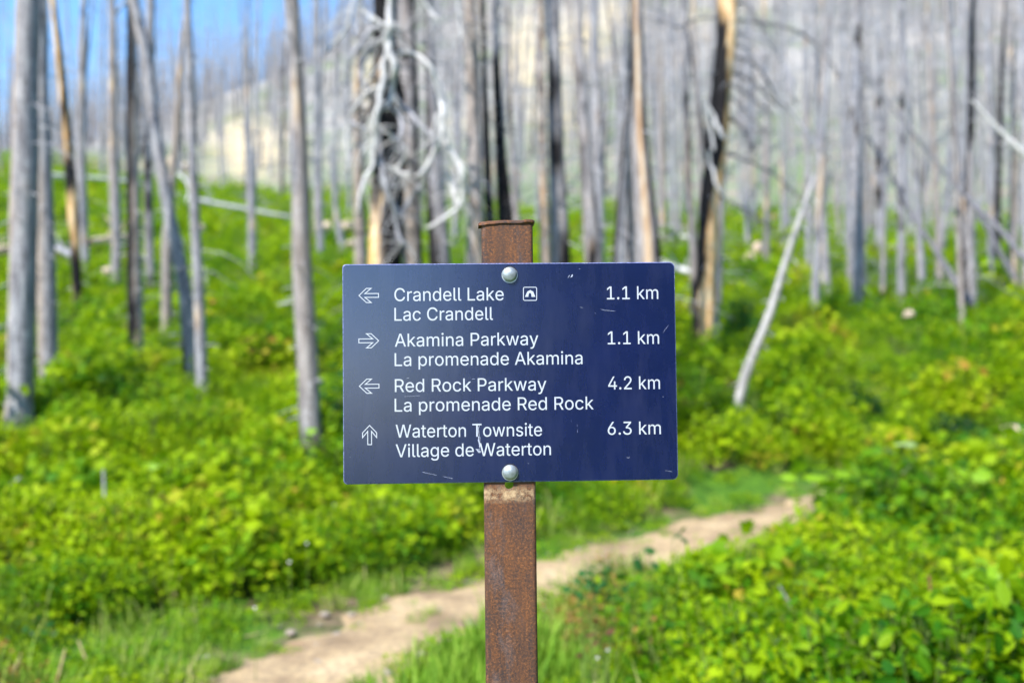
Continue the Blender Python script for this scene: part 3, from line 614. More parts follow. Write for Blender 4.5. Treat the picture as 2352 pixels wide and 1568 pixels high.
def campsite():
    pts = []
    x0, x1, y0, y1, r = 1202.2, 1232.6, 659.6, 689.8, 3.2
    for (cx, cy, a0) in ((x1 - r, y1 - r, 0), (x0 + r, y1 - r, 90), (x0 + r, y0 + r, 180), (x1 - r, y0 + r, 270)):
        for i in range(5):
            a = math.radians(a0 + 22.5 * i)
            pts.append(S(cx + r * math.cos(a), cy + r * math.sin(a)))
    V, F = stroke_loop(pts, .00095)
    q = lambda zx, zy: S((1230 + zx / 4.48) * .9408, (500 + zy / 4.48) * .9408)
    tent = [(231, 1006), (258, 947), (276, 938), (292, 931), (302, 940), (320, 946), (345, 1006), (303, 1006), (301, 980), (294, 966), (286, 962), (278, 966), (271, 980), (269, 997), (269, 1006)]
    k0 = len(V)
    for zx, zy in tent:
        u, v = q(zx, zy); V.append((u, -.00022, v))
    left = [0, 1, 2, 11, 12, 13, 14]; mid = [2, 3, 4, 9, 10, 11]; right = [4, 5, 6, 7, 8, 9]
    F += [tuple(k0 + i for i in left), tuple(k0 + i for i in mid), tuple(k0 + i for i in right)]
    o = link('campsite_symbol', make_mesh('campsite_symbol', V, F, smooth=False), PANEL, M_WHITE)
    tag(o, 'white square outline with a tent symbol inside')
campsite()

# scratches and chips, flat marks on the face
def mark(poly, y=-.0003):
    uv = [S(a, b_) for a, b_ in poly]
    V = [(u, y, v) for u, v in uv]
    return V
def marks():
    def ribbon(p, w):
        out = []
        up_, dn = [], []
        for i, (x, y) in enumerate(p):
            a = Vector(p[max(i - 1, 0)]); b_ = Vector(p[min(i + 1, len(p) - 1)])
            t = (b_ - a).normalized(); nn = Vector((-t.y, t.x))
            ww = w * (random.uniform(.3, .9)) * (0.35 if i in (0, len(p) - 1) else 1)
            up_.append((x + nn.x * ww / 2, y + nn.y * ww / 2)); dn.append((x - nn.x * ww / 2, y - nn.y * ww / 2))
        return up_, dn
    def add(lines, name, lab):
        V, F = [], []
        for p, w in lines:
            # subdivide with jitter so that the scratch is ragged
            q = []
            for (a, b_) in zip(p, p[1:]):
                n = max(2, int(math.dist(a, b_) / 2.2))
                for i in range(n):
                    t = i / n
                    q.append((lerp(a[0], b_[0], t) + random.uniform(-.25, .25), lerp(a[1], b_[1], t) + random.uniform(-.25, .25)))
            q.append(p[-1])
            u_, d_ = ribbon(q, w)
            k0 = len(V)
            V += mark(u_) + mark(d_)
            n = len(q)
            F += [(k0 + i, k0 + i + 1, k0 + n + i + 1, k0 + n + i) for i in range(n - 1)]
        o = link(name, make_mesh(name, V, F, smooth=False), PANEL, M_SCR)
        tag(o, lab, kind='stuff' if len(lines) > 1 else None)
    q3 = lambda zx, zy: ((800 + zx / 4.1267) * .9408, (840 + zy / 4.1267) * .9408)
    q4 = lambda zx, zy: ((1230 + zx / 4.1255) * .9408, (840 + zy / 4.1255) * .9408)
    q2 = lambda zx, zy: ((1230 + zx / 4.48) * .9408, (500 + zy / 4.48) * .9408)
    add([([q3(1531, 800), q3(1520, 850), q3(1526, 930)], 1.6), ([q3(1522, 925), q3(1520, 965), q3(1530, 1000), q3(1532, 1045)], 4.2),
         ([q3(1535, 930), q3(1533, 990)], 1.6)], 'paint_scratch', 'ragged white scratch running down from the capital T of Townsite')
    add([([q3(1490, 1055), q3(1515, 1062), q3(1540, 1058)], 3.0), ([q3(1503, 1064), q3(1520, 1082), q3(1545, 1080)], 4.5), ([q3(1512, 1090), q3(1540, 1092)], 2.5)],
        'paint_chip', 'white chip between the words de and Waterton')
    add([([q3(950, 1285), q3(1100, 1318)], .8), ([q3(1160, 1330), q3(1262, 1352)], .8), ([q3(1238, 1347), q3(1262, 1352)], 2.2)], 'paint_scratch', 'thin slanting scratch near the bottom edge')
    add([([q3(770, 527), q3(930, 518)], .6), ([q3(790, 345), q3(822, 338)], .9), ([q3(1450, 352), q3(1485, 350)], 1.0)], 'paint_scratch', 'faint level scratches around Red Rock Parkway')
    add([([q2(700, 803), q2(712, 780), q2(722, 768)], 1.6), ([q2(728, 795), q2(742, 785), q2(752, 760)], 3.4)], 'paint_chip', 'pale chip right of the upper bolt')
    add([([q2(1055, 1140), q2(1100, 1152), q2(1225, 1162)], .8), ([q2(835, 1120), q2(868, 1125)], .9), ([q2(995, 1183), q2(1004, 1186)], 1.2), ([q2(1740, 1400), q2(1775, 1350), q2(1800, 1312)], .8),
         ([q2(820, 700), q2(834, 701)], 1)], 'paint_scratch', 'small scratches beneath the distances of the first row')
    add([([q4(739, 806), q4(740, 832)], .8), ([q4(741, 855), q4(743, 888)], .8), ([q4(678, 765), q4(680, 780)], .6)], 'paint_scratch', 'short upright scratch right of Townsite')
    add([([q4(1238, 1130), q4(1250, 1148), q4(1268, 1134)], 1.3), ([q4(1600, 528), q4(1608, 530)], 1.6), ([q4(1625, 1270), q4(1695, 1282)], .6), ([q4(240, 1198), q4(254, 1200)], 1.0)], 'paint_chip', 'small chips in the lower right of the face')
    # worn nicks along the rim
    L = []
    for zx in (505, 520, 600, 618, 850, 872, 895, 1225):
        L.append(([q2(zx, 637 + random.uniform(-1, 2)), q2(zx + random.uniform(6, 18), 638 + random.uniform(0, 3))], random.uniform(1, 2.6)))
    for zy in (735, 770, 790, 900):
        L.append(([q2(1868, zy), q2(1870, zy + 16)], 1.3))
    add(L, 'paint_chip', 'row of bare nicks along the top rim')
marks()

# post -------------------------------------------------
def build_post():
    uT = S(1166.3, 560)[0]; uB = S(1172, 1200)[0]
    uc = (uT + uB) / 2 - .0002
    zt = L0 + S(1166, 504)[1]
    W = .0633 * 1.006; D = .030; T = .0042; y0 = .0031; r = .0042
    # half round the outer profile of an open channel, front web towards -y
    prof = []
    n = 5
    prof.append((-W / 2, y0 + D))
    for i in range(n + 1):
        a = math.radians(180 + 90 * i / n)
        prof.append((-W / 2 + r + r * math.cos(a), y0 + r + r * math.sin(a)))
    for i in range(1, 12): prof.append((-W / 2 + r + (W - 2 * r) * i / 12, y0))
    for i in range(n + 1):
        a = math.radians(270 + 90 * i / n)
        prof.append((W / 2 - r + r * math.cos(a), y0 + r + r * math.sin(a)))
    prof.append((W / 2, y0 + D))
    inner = []
    prof_in = [(W / 2 - T, y0 + D), (W / 2 - T, y0 + T), (0.010, y0 + T), (-0.010, y0 + T), (-W / 2 + T, y0 + T), (-W / 2 + T, y0 + D)]
    ring = prof + prof_in
    m = len(ring)
    zs = [-.35] + list(np.arange(0, zt - .03, .012)) + [zt - .02, zt - .012, zt - .008, zt - .0052, zt - .0040, zt - .0034, zt - .0010, zt]
    V, F = [], []
    no = len(prof)
    for zi, z in enumerate(zs):
        k = sstep(zt - .0052, zt - .0034, z) * (1 if z < zt - .0005 else .72)          # hammered, mushroomed rim
        for i, (x, y) in enumerate(ring):
            if i < no:
                jx = .00016 * mn.noise(Vector((x * 90, y * 90, z * 70)))
                flare = .0016 * k ** 2
                xx, yy = x + jx + (flare * 1.6 * (1 if x > 0 else -1) * (abs(x) / (W / 2)) ** 6), y + jx
                if abs(y - y0) < r: yy -= flare * (1.3 + .9 * mn.noise(Vector((x * 60, 0, 4))))
                zz = z + (k * (.0011 * mn.noise(Vector((x * 55, 0, 9))) + .0008 * math.sin(x * 110 + .6) - .0012) if k else 0)
                if x < -W / 2 + .006 and k > .3: zz -= .0018 * k; xx -= .0013 * k
                if x > W / 2 - .012 and k > .3: zz += .0012 * k
            else:
                xx, yy, zz = x, y, z - .002 * k
            V.append((xx + uc, yy, zz))
    for i in range(len(zs) - 1):
        for j in range(m):
            j2 = (j + 1) % m
            F.append((i * m + j, i * m + j2, (i + 1) * m + j2, (i + 1) * m + j))
    F.append(tuple(range(m - 1, -1, -1)))
    t0 = (len(zs) - 1) * m
    F.append(tuple(t0 + i for i in range(m)))
    me = make_mesh('post', V, F)
    bm = bmesh.new(); bm.from_mesh(me)
    bmesh.ops.triangulate(bm, faces=[f for f in bm.faces if len(f.verts) > 4])
    bmesh.ops.recalc_face_normals(bm, faces=bm.faces)
    bm.to_mesh(me); bm.free()
    o = link('post', me, sign, M_RUST)
    me.polygons.foreach_set('use_smooth', [True] * len(me.polygons))
    # the bolt hole that shows just under the panel
    hu, hv = S(1169.5, 1113)
    cb = bmesh.new()
    bmesh.ops.create_cone(cb, cap_ends=True, segments=28, radius1=.0054, radius2=.0054, depth=.05,
                          matrix=Matrix.Translation((hu, y0, L0 + hv - .0002)) @ Matrix.Rotation(math.pi / 2, 4, 'X'))
    cm = bpy.data.meshes.new('cut'); cb.to_mesh(cm); cb.free()
    co = bpy.data.objects.new('cut', cm); COL.objects.link(co)
    co.parent = sign
    md = o.modifiers.new('hole', 'BOOLEAN'); md.operation = 'DIFFERENCE'; md.object = co; md.solver = 'EXACT'
    bpy.context.view_layer.update()
    dg = bpy.context.evaluated_depsgraph_get()
    nm = bpy.data.meshes.new_from_object(o.evaluated_get(dg))
    o.modifiers.clear(); o.data = nm; nm.name = 'post'
    bpy.data.objects.remove(co); bpy.data.meshes.remove(cm)
    try:
        nm.set_sharp_from_angle(angle=math.radians(40))
    except Exception: pass
build_post()

def bolt(px, py, dia_px, seed):
    random.seed(seed)
    u, v = S(px, py)
    R = dia_px / 2 * 1.223 / F_PX
    prof = [(R * .985, .0), (R, -.0008), (R * .985, -.0014), (R * .93, -.0022), (R * .80, -.0032), (R * .6, -.0041), (R * .38, -.0047), (R * .18, -.0050), (0.0, -.0051)]
    V, F, n = [], [], 36
    for r_, y in prof[:-1]:
        for i in range(n):
            a = 2 * math.pi * i / n
            V.append((r_ * math.cos(a), y + .00006 * mn.noise(Vector((r_ * 500 * math.cos(a), r_ * 500 * math.sin(a), seed))), r_ * math.sin(a)))
    V.append((0, prof[-1][1], 0))
    for j in range(len(prof) - 2):
        for i in range(n):
            i2 = (i + 1) % n
            F.append((j * n + i, j * n + i2, (j + 1) * n + i2, (j + 1) * n + i))
    t = (len(prof) - 2) * n
    for i in range(n): F.append((t + i, t + (i + 1) % n, len(V) - 1))
    me = make_mesh('bolt', V, F)
    b = link('bolt', me, sign, M_ZINC)
    b.location = (u, -.0013, L0 + v)
    # raised maker's strokes on the head
    V, F = [], []
    for q in range(9):
        a = math.radians(200 + q * 19 + random.uniform(-4, 4)); rr = R * .66
        cx_, cz_ = rr * math.cos(a), rr * math.sin(a)
        tx, tz = -math.sin(a), math.cos(a)
        w, h = .00022, random.choice((.0007, .0010, .0005))
        k0 = len(V)
        y0, y1 = -.0034, -.0043
        for yy in (y0, y1):
            for (sa, sb) in ((-1, -1), (1, -1), (1, 1), (-1, 1)):
                V.append((cx_ + tx * w * sa + math.cos(a) * h * sb, yy, cz_ + tz * w * sa + math.sin(a) * h * sb))
        F += [(k0 + 4, k0 + 5, k0 + 6, k0 + 7)] + [(k0 + i, k0 + (i + 1) % 4, k0 + 4 + (i + 1) % 4, k0 + 4 + i) for i in range(4)]
    link('embossed_mark', make_mesh('embossed_mark', V, F, smooth=False), b, M_ZINC)
    for nm, ro, ri, y, mt, oz in (('washer', R * 1.07, R * .6, -.0006, M_SHIM, -.0006), ('bolt_hole', R * 1.13, R * .5, -.00025, M_GAP_SHADE, .0003)):  # dark ring set high paints the shade, washer set low the bright crescent
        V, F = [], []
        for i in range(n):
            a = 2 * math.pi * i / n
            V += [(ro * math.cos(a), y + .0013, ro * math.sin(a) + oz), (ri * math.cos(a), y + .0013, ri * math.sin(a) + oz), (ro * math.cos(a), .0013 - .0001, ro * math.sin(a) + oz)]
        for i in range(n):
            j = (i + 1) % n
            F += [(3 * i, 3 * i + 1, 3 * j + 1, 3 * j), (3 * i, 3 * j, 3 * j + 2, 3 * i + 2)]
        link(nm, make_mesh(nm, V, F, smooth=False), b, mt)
    return b
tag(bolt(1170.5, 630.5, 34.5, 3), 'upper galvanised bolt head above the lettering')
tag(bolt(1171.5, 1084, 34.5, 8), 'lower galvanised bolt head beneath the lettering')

# ------------------------------------------------------------------ trunks and branches
def catmull(pts, rad, step):
    out, ro = [], []
    n = len(pts)
    for i in range(n - 1):
        p0, p1, p2, p3 = pts[max(i - 1, 0)], pts[i], pts[i + 1], pts[min(i + 2, n - 1)]
        k = max(1, int((p2 - p1).length / step))
        for q in range(k):
            t = q / k
            out.append(.5 * ((2 * p1) + (p2 - p0) * t + (2 * p0 - 5 * p1 + 4 * p2 - p3) * t * t + (3 * p1 - p0 - 3 * p2 + p3) * t ** 3))
            ro.append(lerp(rad[i], rad[i + 1], t))
    out.append(pts[-1]); ro.append(rad[-1])
    return out, ro

def tube(pts, radii, sides=10, V=None, F=None, tones=None, tonef=None, rough=0.0, seed=0, cap=True):
    V = [] if V is None else V
    F = [] if F is None else F
    base = len(V)
    n = len(pts)
    ref = Vector((0, 1, 0.05))
    for i, p in enumerate(pts):
        t = (pts[min(i + 1, n - 1)] - pts[max(i - 1, 0)])
        t = t.normalized() if t.length > 1e-9 else Vector((0, 0, 1))
        if abs(t.dot(ref)) > .95: ref = Vector((1, 0, 0))
        a = t.cross(ref).normalized(); b = t.cross(a).normalized()
        for j in range(sides):
            an = 2 * math.pi * j / sides
            d = a * math.cos(an) + b * math.sin(an)
            r = radii[i]
            if rough:
                r *= 1 + rough * mn.noise(Vector((d.x * 2.2 + seed, d.y * 2.2, p.z * 1.7))) + rough * .6 * mn.noise(Vector((d.x * 6, d.y * 6 + seed, p.z * 5)))
            v = p + d * r
            V.append(v)
            if tones is not None:
                tones.append(tonef(d, v) if tonef else (0, 0, 0))
    for i in range(n - 1):
        for j in range(sides):
            j2 = (j + 1) % sides
            o = base + i * sides
            F.append((o + j, o + j2, o + sides + j2, o + sides + j))
    if cap:
        o = base + (n - 1) * sides
        F.append(tuple(o + j for j in range(sides)))
    return V, F

def twigs_mesh(name, pts, radii, count, lmin, lmax, zmin=0.6, droop=.35, thick=.006, seed=1, sides=3):
    R = random.Random(seed)
    V, F = [], []
    n = len(pts)
    for _ in range(count):
        i = R.randrange(0, n - 1)
        p = pts[i].lerp(pts[i + 1], R.random())
        if p.z - pts[0].z < zmin: continue
        a = R.uniform(0, 2 * math.pi)
        L = R.uniform(lmin, lmax) * (1.15 - .5 * i / n)
        d = Vector((math.cos(a), math.sin(a), R.uniform(-.35, .25)))
        q0 = p
        q1 = p + d * L * .4
        q2 = q1 + d * L * .35 - Vector((0, 0, droop * L * R.uniform(.1, .8)))
        q3 = q2 + Vector((d.x * L * .2, d.y * L * .2, -droop * L * R.uniform(.2, 1.0)))
        t = thick * R.uniform(.6, 1.3)
        tube([q0, q1, q2, q3], [t, t * .8, t * .55, t * .2], sides, V, F, cap=False)
        if R.random() < .5 and L > .4:
            w = Vector((R.uniform(-1, 1), R.uniform(-1, 1), R.uniform(-.8, .3))).normalized() * L * .35
            tube([q1, q1 + w], [t * .6, t * .15], sides, V, F, cap=False)
    return make_mesh(name, V, F)

def g(px, py, n=0): return px, py
# tone functions: d is the outward direction, v the point; returns (char, bare wood, brown)
def T_grey(warm=.15, char=0.0, seed=0, basechar=0.0):
    def f(d, v):
        n = mn.noise(Vector((v.x * 3 + seed, v.y * 3, v.z * .55)))
        n2 = mn.noise(Vector((v.x * 7 + seed, v.y * 7, v.z * 2.2)))
        w = max(0, min(1, warm + 1.0 * n * (.4 + warm)))
        c = max(0, min(1, (char - .5 + n2 * 1.3 + .1) * 3)) if char else 0
        return (c, max(0, min(1, (n2 - .42) * 5)) * .6, w)
    return f
def T_side(thr, wood=0.0, warm=.3, seed=0, flip=1, woodthr=9, top=None):
    """charred on one side of the trunk, bare wood next to it"""
    def f(d, v):
        n = mn.noise(Vector((d.x + seed, d.y, v.z * 1.5))) * .5 + mn.noise(Vector((d.x * 4 + seed, d.y * 4, v.z * 5))) * .25
        s = d.x * flip
        th = thr(v) if callable(thr) else thr
        c = max(0, min(1, (th - s + n) * 5))
        wd = wood(v) if callable(wood) else wood
        w = max(0, min(1, (woodthr - s + n) * 4)) * wd * (1 - c)
        return (c, w, warm)
    return f

HERO = {}
def hero(key, label, pts, tonef, depth=None, cover=None, top=12.0, twigs=26, tl=(.25, .8), rough=.10, cat='dead tree', sides=16, base=True, name='dead_tree', flare=1.12, twig_mat=None, thick=.006):
    """pts: (px, py, width) from top to base as seen in the photograph"""
    bx, by, bw = pts[-1]
    d = depth if depth else base_depth(bx, by, cover)
    W = [P(px, py, d) for px, py, w in pts]
    Rr = [w / 2 / F_PX * d for px, py, w in pts]
    if base:
        gz = height(W[-1].x, d)
        dirn = (W[-1] - W[-2]); dirn = dirn / max(.2, -dirn.z) if dirn.z < -.05 else Vector((0, 0, -1))
        drop = W[-1].z - gz
        b = W[-1] + dirn * drop
        if drop > .25:
            W.append(b); Rr.append(Rr[-1] * flare)
        else: W[-1] = b
        W.append(W[-1] + Vector((0, 0, -.18))); Rr.append(Rr[-1] * 1.06)
    # carry on upward beyond the picture
    if top:
        t = (W[0] - W[1]).normalized()
        ztop = W[-1].z + top
        if ztop > W[0].z + .3:
            k = (ztop - W[0].z) / max(t.z, .3)
            w0, r0, nseg = W[0].copy(), Rr[0], max(2, int((ztop - W[0].z) / 1.3))
            for q in range(1, nseg + 1):
                u = q / nseg
                W.insert(0, w0 + Vector((t.x * k * u, t.y * k * u, (ztop - w0.z) * u))); Rr.insert(0, max(.012, r0 * (1 - .8 * u)))
    W.reverse(); Rr.reverse()
    org = Vector((W[1].x, W[1].y, W[1].z)) if base else W[0].copy()
    root = empty(name, org)
    tag(root, label, cat)
    step = .16
    pts3, rad3 = catmull(W, Rr, step)
    tones = []
    loc = [p - org for p in pts3]
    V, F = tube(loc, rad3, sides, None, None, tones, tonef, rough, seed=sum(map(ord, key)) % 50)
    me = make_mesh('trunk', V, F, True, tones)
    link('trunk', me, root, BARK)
    if twigs:
        tw = link('twigs', twigs_mesh('twigs', loc, rad3, twigs, tl[0], tl[1], thick=thick, seed=len(HERO) + 5), root, twig_mat or DULL)
        tag(tw, kind='stuff')
    st = link('branch_stubs', twigs_mesh('branch_stubs', loc, [r_ for r_ in rad3], int((1.2 if key in ('ad', 'c', 'z', 'w') else 3.5) * len(loc) ** .8), .03 + rad3[2] * 1.1, .12 + rad3[2] * 1.6, zmin=.25, droop=.1, thick=.009, seed=len(HERO) + 60, sides=4), root, twig_mat or DULL)
    tag(st, kind='stuff')
    HERO[key] = (root, org, d)
    return root, org, d

def limb(root, org, d, pts, mat, off=0.0, name='branch', sides=7, lab=None, forks=0):
    """a branch that belongs to a tree, (px, py, width) along it"""
    q = [P(px, py, d + off + .04 * math.sin(i * 1.7)) - org for i, (px, py, w) in enumerate(pts)]
    r = [w / 2 / F_PX * d for px, py, w in pts]
    p3, r3 = catmull(q, r, .04)
    RL = random.Random(int(pts[0][0] * 7 + pts[0][1]))
    p3 = [p + Vector((mn.noise(Vector((k * .35, pts[0][0], 0))), mn.noise(Vector((k * .35, pts[0][0], 5))), mn.noise(Vector((k * .35, 3, pts[0][1]))))) * r3[k] * .9 for k, p in enumerate(p3)]
    V, F = tube(p3, r3, sides, rough=.35)
    for _ in range(forks):
        k = RL.randrange(1, len(p3) - 1)
        L = RL.uniform(.08, .38)
        dv = Vector((RL.uniform(-1, 1), RL.uniform(-.6, .3), RL.uniform(-1, .35))).normalized() * L
        b = p3[k] + dv * .5 + Vector((0, 0, -.02)); e = p3[k] + dv + Vector((RL.uniform(-.04, .04), 0, -L * .35))
        tube([p3[k], b, e], [max(.0035, r3[k] * .34), max(.0028, r3[k] * .24), .0012], 4, V, F, cap=False)
    o = link(name, make_mesh(name, V, F), root, mat)
    if lab: tag(o, lab)
    return o

# --- left group
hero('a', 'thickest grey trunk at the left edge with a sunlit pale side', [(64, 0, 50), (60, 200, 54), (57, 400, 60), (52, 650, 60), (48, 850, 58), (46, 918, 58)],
     lambda d, v: (0, .25 * max(0, min(1, (-.55 - d.x) * 5)), max(0, min(.6, .15 + .5 * mn.noise(Vector((v.x * 3, v.y * 3, v.z * .7)))))), top=13, flare=1.3)  # bare wood tone on the left side paints the sunlit strip
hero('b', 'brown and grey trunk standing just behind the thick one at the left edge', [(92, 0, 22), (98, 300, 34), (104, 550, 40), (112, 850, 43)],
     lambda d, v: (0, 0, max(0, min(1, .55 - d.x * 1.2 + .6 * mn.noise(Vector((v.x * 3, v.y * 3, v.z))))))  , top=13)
hero('c', 'slim charred trunk with orange patches, bent towards the upper left', [(120, 0, 12), (137, 130, 17), (149, 255, 22), (160, 380, 25), (168, 480, 25), (174, 600, 22), (178, 672, 22)],
     lambda d, v: ((lambda n: (max(0, min(1, .65 - n * 3 + (.5 if d.x > .25 else 0))), .9, .5))(mn.noise(Vector((d.x + 3, v.y * 2, v.z * 1.6))) + (.18 if 1.2 < v.z < 6 else -.2))), twigs=12)
hero('d', 'straight grey trunk between the orange-patched trunk and a forked one', [(192, 0, 13), (188, 200, 20), (186, 360, 22), (190, 480, 20), (197, 608, 16)], T_grey(.1), twigs=30)
hero('e', 'slender grey trunk whose top forks left of the black and grey trunk', [(258, 0, 12), (259, 60, 16), (259, 300, 22), (264, 450, 24), (268, 560, 22), (266, 622, 22)],
     T_grey(.5), twigs=26)
limb(*HERO['e'], [(262, 32, 8), (275, 20, 7), (294, -4, 6), (310, -40, 4)], DULL)
hero('f', 'trunk charred black on its left half and grey on its right', [(302, 0, 22), (303, 200, 24), (305, 400, 27), (308, 600, 32), (312, 786, 34)],
     T_side(.5, .35, .2, 4, 1, .8), top=12, twigs=20)
hero('g', 'grey trunk leaning left across the black and grey trunk, base beside a straight one', [(306, 0, 24), (336, 134, 26), (356, 302, 28), (371, 390, 28), (389, 492, 28), (416, 620, 30), (432, 722, 32), (437, 855, 34)],
     lambda d, v: (max(0, min(1, (1.1 - v.z) * 1.5)) * (1 if d.x < -.2 else 0), 0, max(0, min(1, .1 - d.x * .6 if v.z > 3 else .05))), twigs=16)
hero('h', 'straight bluish grey trunk whose foot meets that of the leaning trunk', [(430, 0, 15), (434, 100, 18), (437, 201, 20), (443, 403, 22), (448, 506, 22), (457, 686, 24), (464, 880, 28)], T_grey(.02), twigs=16)
hero('i', 'grey trunk between the black and grey trunk and the leaning one', [(346, 0, 18), (343, 200, 20), (340, 400, 20), (343, 560, 20), (346, 642, 18)], T_grey(.1, .25, 9), twigs=22)
hero('j', 'brownish trunk leaning right, behind the leaning grey trunk', [(428, 20, 8), (418, 100, 12), (410, 230, 14), (403, 336, 15), (396, 403, 17), (388, 500, 20), (383, 560, 24), (383, 660, 24), (382, 750, 24)],
     T_grey(.7, 0, 3), twigs=18, flare=1.05)
hero('k', 'thin lone trunk on the slope left of the big tapering one', [(569, -10, 6), (570, 120, 9), (571, 300, 14), (577, 450, 18), (580, 588, 19)], T_grey(.15, 0, 5), top=11, twigs=46, tl=(.4, 1.2))
hero('l', 'large tapering grey-brown trunk left of the sign, dark at its foot', [(668, 0, 34), (676, 150, 35), (685, 300, 38), (690, 450, 41), (694, 620, 45), (702, 760, 47), (709, 880, 48), (712, 960, 48), (718, 1010, 50)],
     lambda d, v: (max(0, min(1, (.55 - v.z) * 2.5 + mn.noise(v * 6))) * .8, max(0, .8 - abs(v.z - 3.2) * 2.5) * (1 if abs(d.x) < .4 else 0) * .6, max(0, min(1, .45 + .7 * d.x * (1 if v.z > 2.4 else .2) + .6 * mn.noise(Vector((v.x * 3, v.y * 3, v.z * 1.2)))))),
     top=13, twigs=10, sides=20)
hero('m', 'thin grey trunk close behind the big tapering trunk', [(729, 0, 12), (731, 200, 13), (733, 400, 14), (736, 582, 16)], T_grey(.1, 0, 6), twigs=30)
hero('n', 'short bluish leaning stem on the slope left of the snag', [(758, 330, 7), (766, 420, 10), (774, 500, 13), (782, 545, 16)], T_grey(0, 0, 7), top=0, twigs=10, tl=(.2, .5))
# --- snag group behind the top left of the sign
r = hero('o', 'charred snag hung with bleached drooping branches behind the sign', [(884, 0, 50), (888, 130, 56), (892, 260, 62), (890, 400, 68), (886, 520, 70), (882, 700, 72), (880, 900, 78)],
     lambda d, v: ((lambda n: (max(0, min(1, (.40 - n) * 6)), max(0, min(1, (n - .38) * 6)), 1.0))(mn.noise(Vector((d.x * 2 + 1, d.y, v.z * 1.9))) * .7 + (.55 if d.x < .1 and (1.75 < v.z < 2.55 or 3.35 < v.z < 3.5) else -.05))),
     depth=9.0, rough=.38, twigs=260, tl=(.12, .60), sides=22, twig_mat=DARKB, thick=.011)
root, org, d = r
pale, dull, dark = [], [], []
LIMBS = [
    ([(900, -30, 17), (897, 0, 17), (892, 84, 20), (904, 151, 20), (903, 190, 17), (897, 222, 13), (887, 252, 9)], PALE, -.55),
    ([(893, 70, 14), (886, 118, 17), (877, 202, 17), (863, 269, 16), (861, 320, 14), (857, 370, 13), (833, 430, 11), (823, 475, 10), (822, 500, 7)], PALE, -.6),
    ([(920, 118, 7), (955, 125, 9), (974, 136, 12), (990, 160, 14), (1001, 188, 15), (1014, 232, 16), (1017, 262, 17), (1015, 302, 16), (994, 356, 14), (971, 394, 12), (955, 404, 9)], PALE, -.5),
    ([(1000, 262, 8), (1021, 322, 13), (1045, 363, 15), (1062, 398, 15), (1063, 443, 14), (1052, 477, 11), (1015, 504, 10), (982, 524, 9)], PALE, -.45),
    ([(1026, 392, 15), (1036, 420, 15), (1046, 456, 11), (1047, 475, 6)], PALE, -.35),
    ([(904, 214, 9), (928, 248, 10), (954, 272, 10), (994, 319, 9), (1010, 345, 7)], DULL, -.4),
    ([(915, 500, 8), (940, 460, 9), (968, 420, 9), (988, 386, 7)], DULL, -.4),
    ([(787, 262, 5), (800, 275, 7), (820, 288, 7), (845, 297, 6)], DULL, -.4),
    ([(880, 195, 8), (853, 206, 8), (830, 226, 8), (813, 249, 8), (800, 280, 8), (795, 320, 7), (800, 370, 6)], PALE, -.35),
    ([(752, 120, 10), (772, 96, 9), (792, 70, 8), (806, 30, 8), (812, -10, 7)], PALE, -.2),
    ([(820, 0, 6), (838, 30, 7), (866, 48, 7), (900, 62, 8), (925, 72, 6)], PALE, -.6),
    ([(878, 60, 12), (850, 72, 12), (828, 100, 10), (810, 130, 9), (796, 160, 8), (790, 200, 7)], DULL, -.3),
    ([(875, 90, 12), (846, 120, 12), (830, 160, 10), (838, 200, 10), (850, 230, 9)], DULL, -.25),
    ([(912, 135, 8), (935, 130, 8), (955, 118, 7), (975, 128, 7), (1000, 150, 5)], DARKB, -.4),
    ([(960, 100, 4), (990, 78, 5), (1020, 50, 5), (1050, 20, 4)], DULL, .1),
    ([(968, -10, 7), (985, 20, 8), (1003, 42, 8), (1010, 48, 5)], PALE, -.2),
    ([(1046, -10, 8), (1052, 20, 8), (1056, 60, 7), (1060, 90, 5)], PALE, .1),
    ([(900, 250, 9), (916, 265, 11), (924, 290, 11), (918, 318, 10), (905, 335, 9), (912, 345, 8), (930, 330, 7)], DULL, -.5),
    ([(893, 300, 11), (905, 320, 10), (922, 330, 9), (935, 345, 8), (925, 370, 8), (905, 388, 9)], PALE, -.5),
    ([(890, 380, 9), (910, 392, 11), (930, 402, 10), (945, 395, 8)], PALE, -.5),
    ([(895, 430, 8), (912, 410, 9), (930, 380, 8), (925, 350, 7)], DARKB, -.45),
    ([(868, 290, 10), (872, 340, 11), (878, 390, 12), (890, 440, 11), (905, 480, 10), (915, 540, 10), (925, 560, 8)], DULL, -.5),
    ([(872, 400, 8), (885, 440, 9), (905, 470, 10), (925, 500, 9), (935, 530, 7)], DULL, -.4),
    ([(800, 390, 7), (808, 350, 8), (820, 330, 8), (835, 350, 7), (838, 385, 6)], DULL, -.2),
    ([(862, 150, 9), (848, 190, 9), (856, 230, 8), (845, 262, 8), (832, 300, 7)], DARKB, -.3),
    ([(912, 545, 9), (925, 556, 9), (930, 562, 6)], PALE, -.4),
]
for pts, mt, off in LIMBS:
    pts = [(px, py, w * (.80 if mt is PALE else .9)) for px, py, w in pts]
    limb(root, org, d, pts, mt, off, sides=9, forks=9)
hero('p', 'grey trunk directly right of the charred snag, dark down its right edge', [(936, 0, 32), (938, 150, 40), (940, 300, 42), (943, 450, 44), (948, 605, 46), (952, 850, 48)],
     lambda d, v: (max(0, min(1, (d.x - .62 + .2 * mn.noise(v * 3)) * 6)), 0, max(0, min(1, .5 + .8 * mn.noise(Vector((v.x * 4, v.y * 4, v.z * .9)))))), depth=9.6, twigs=14)
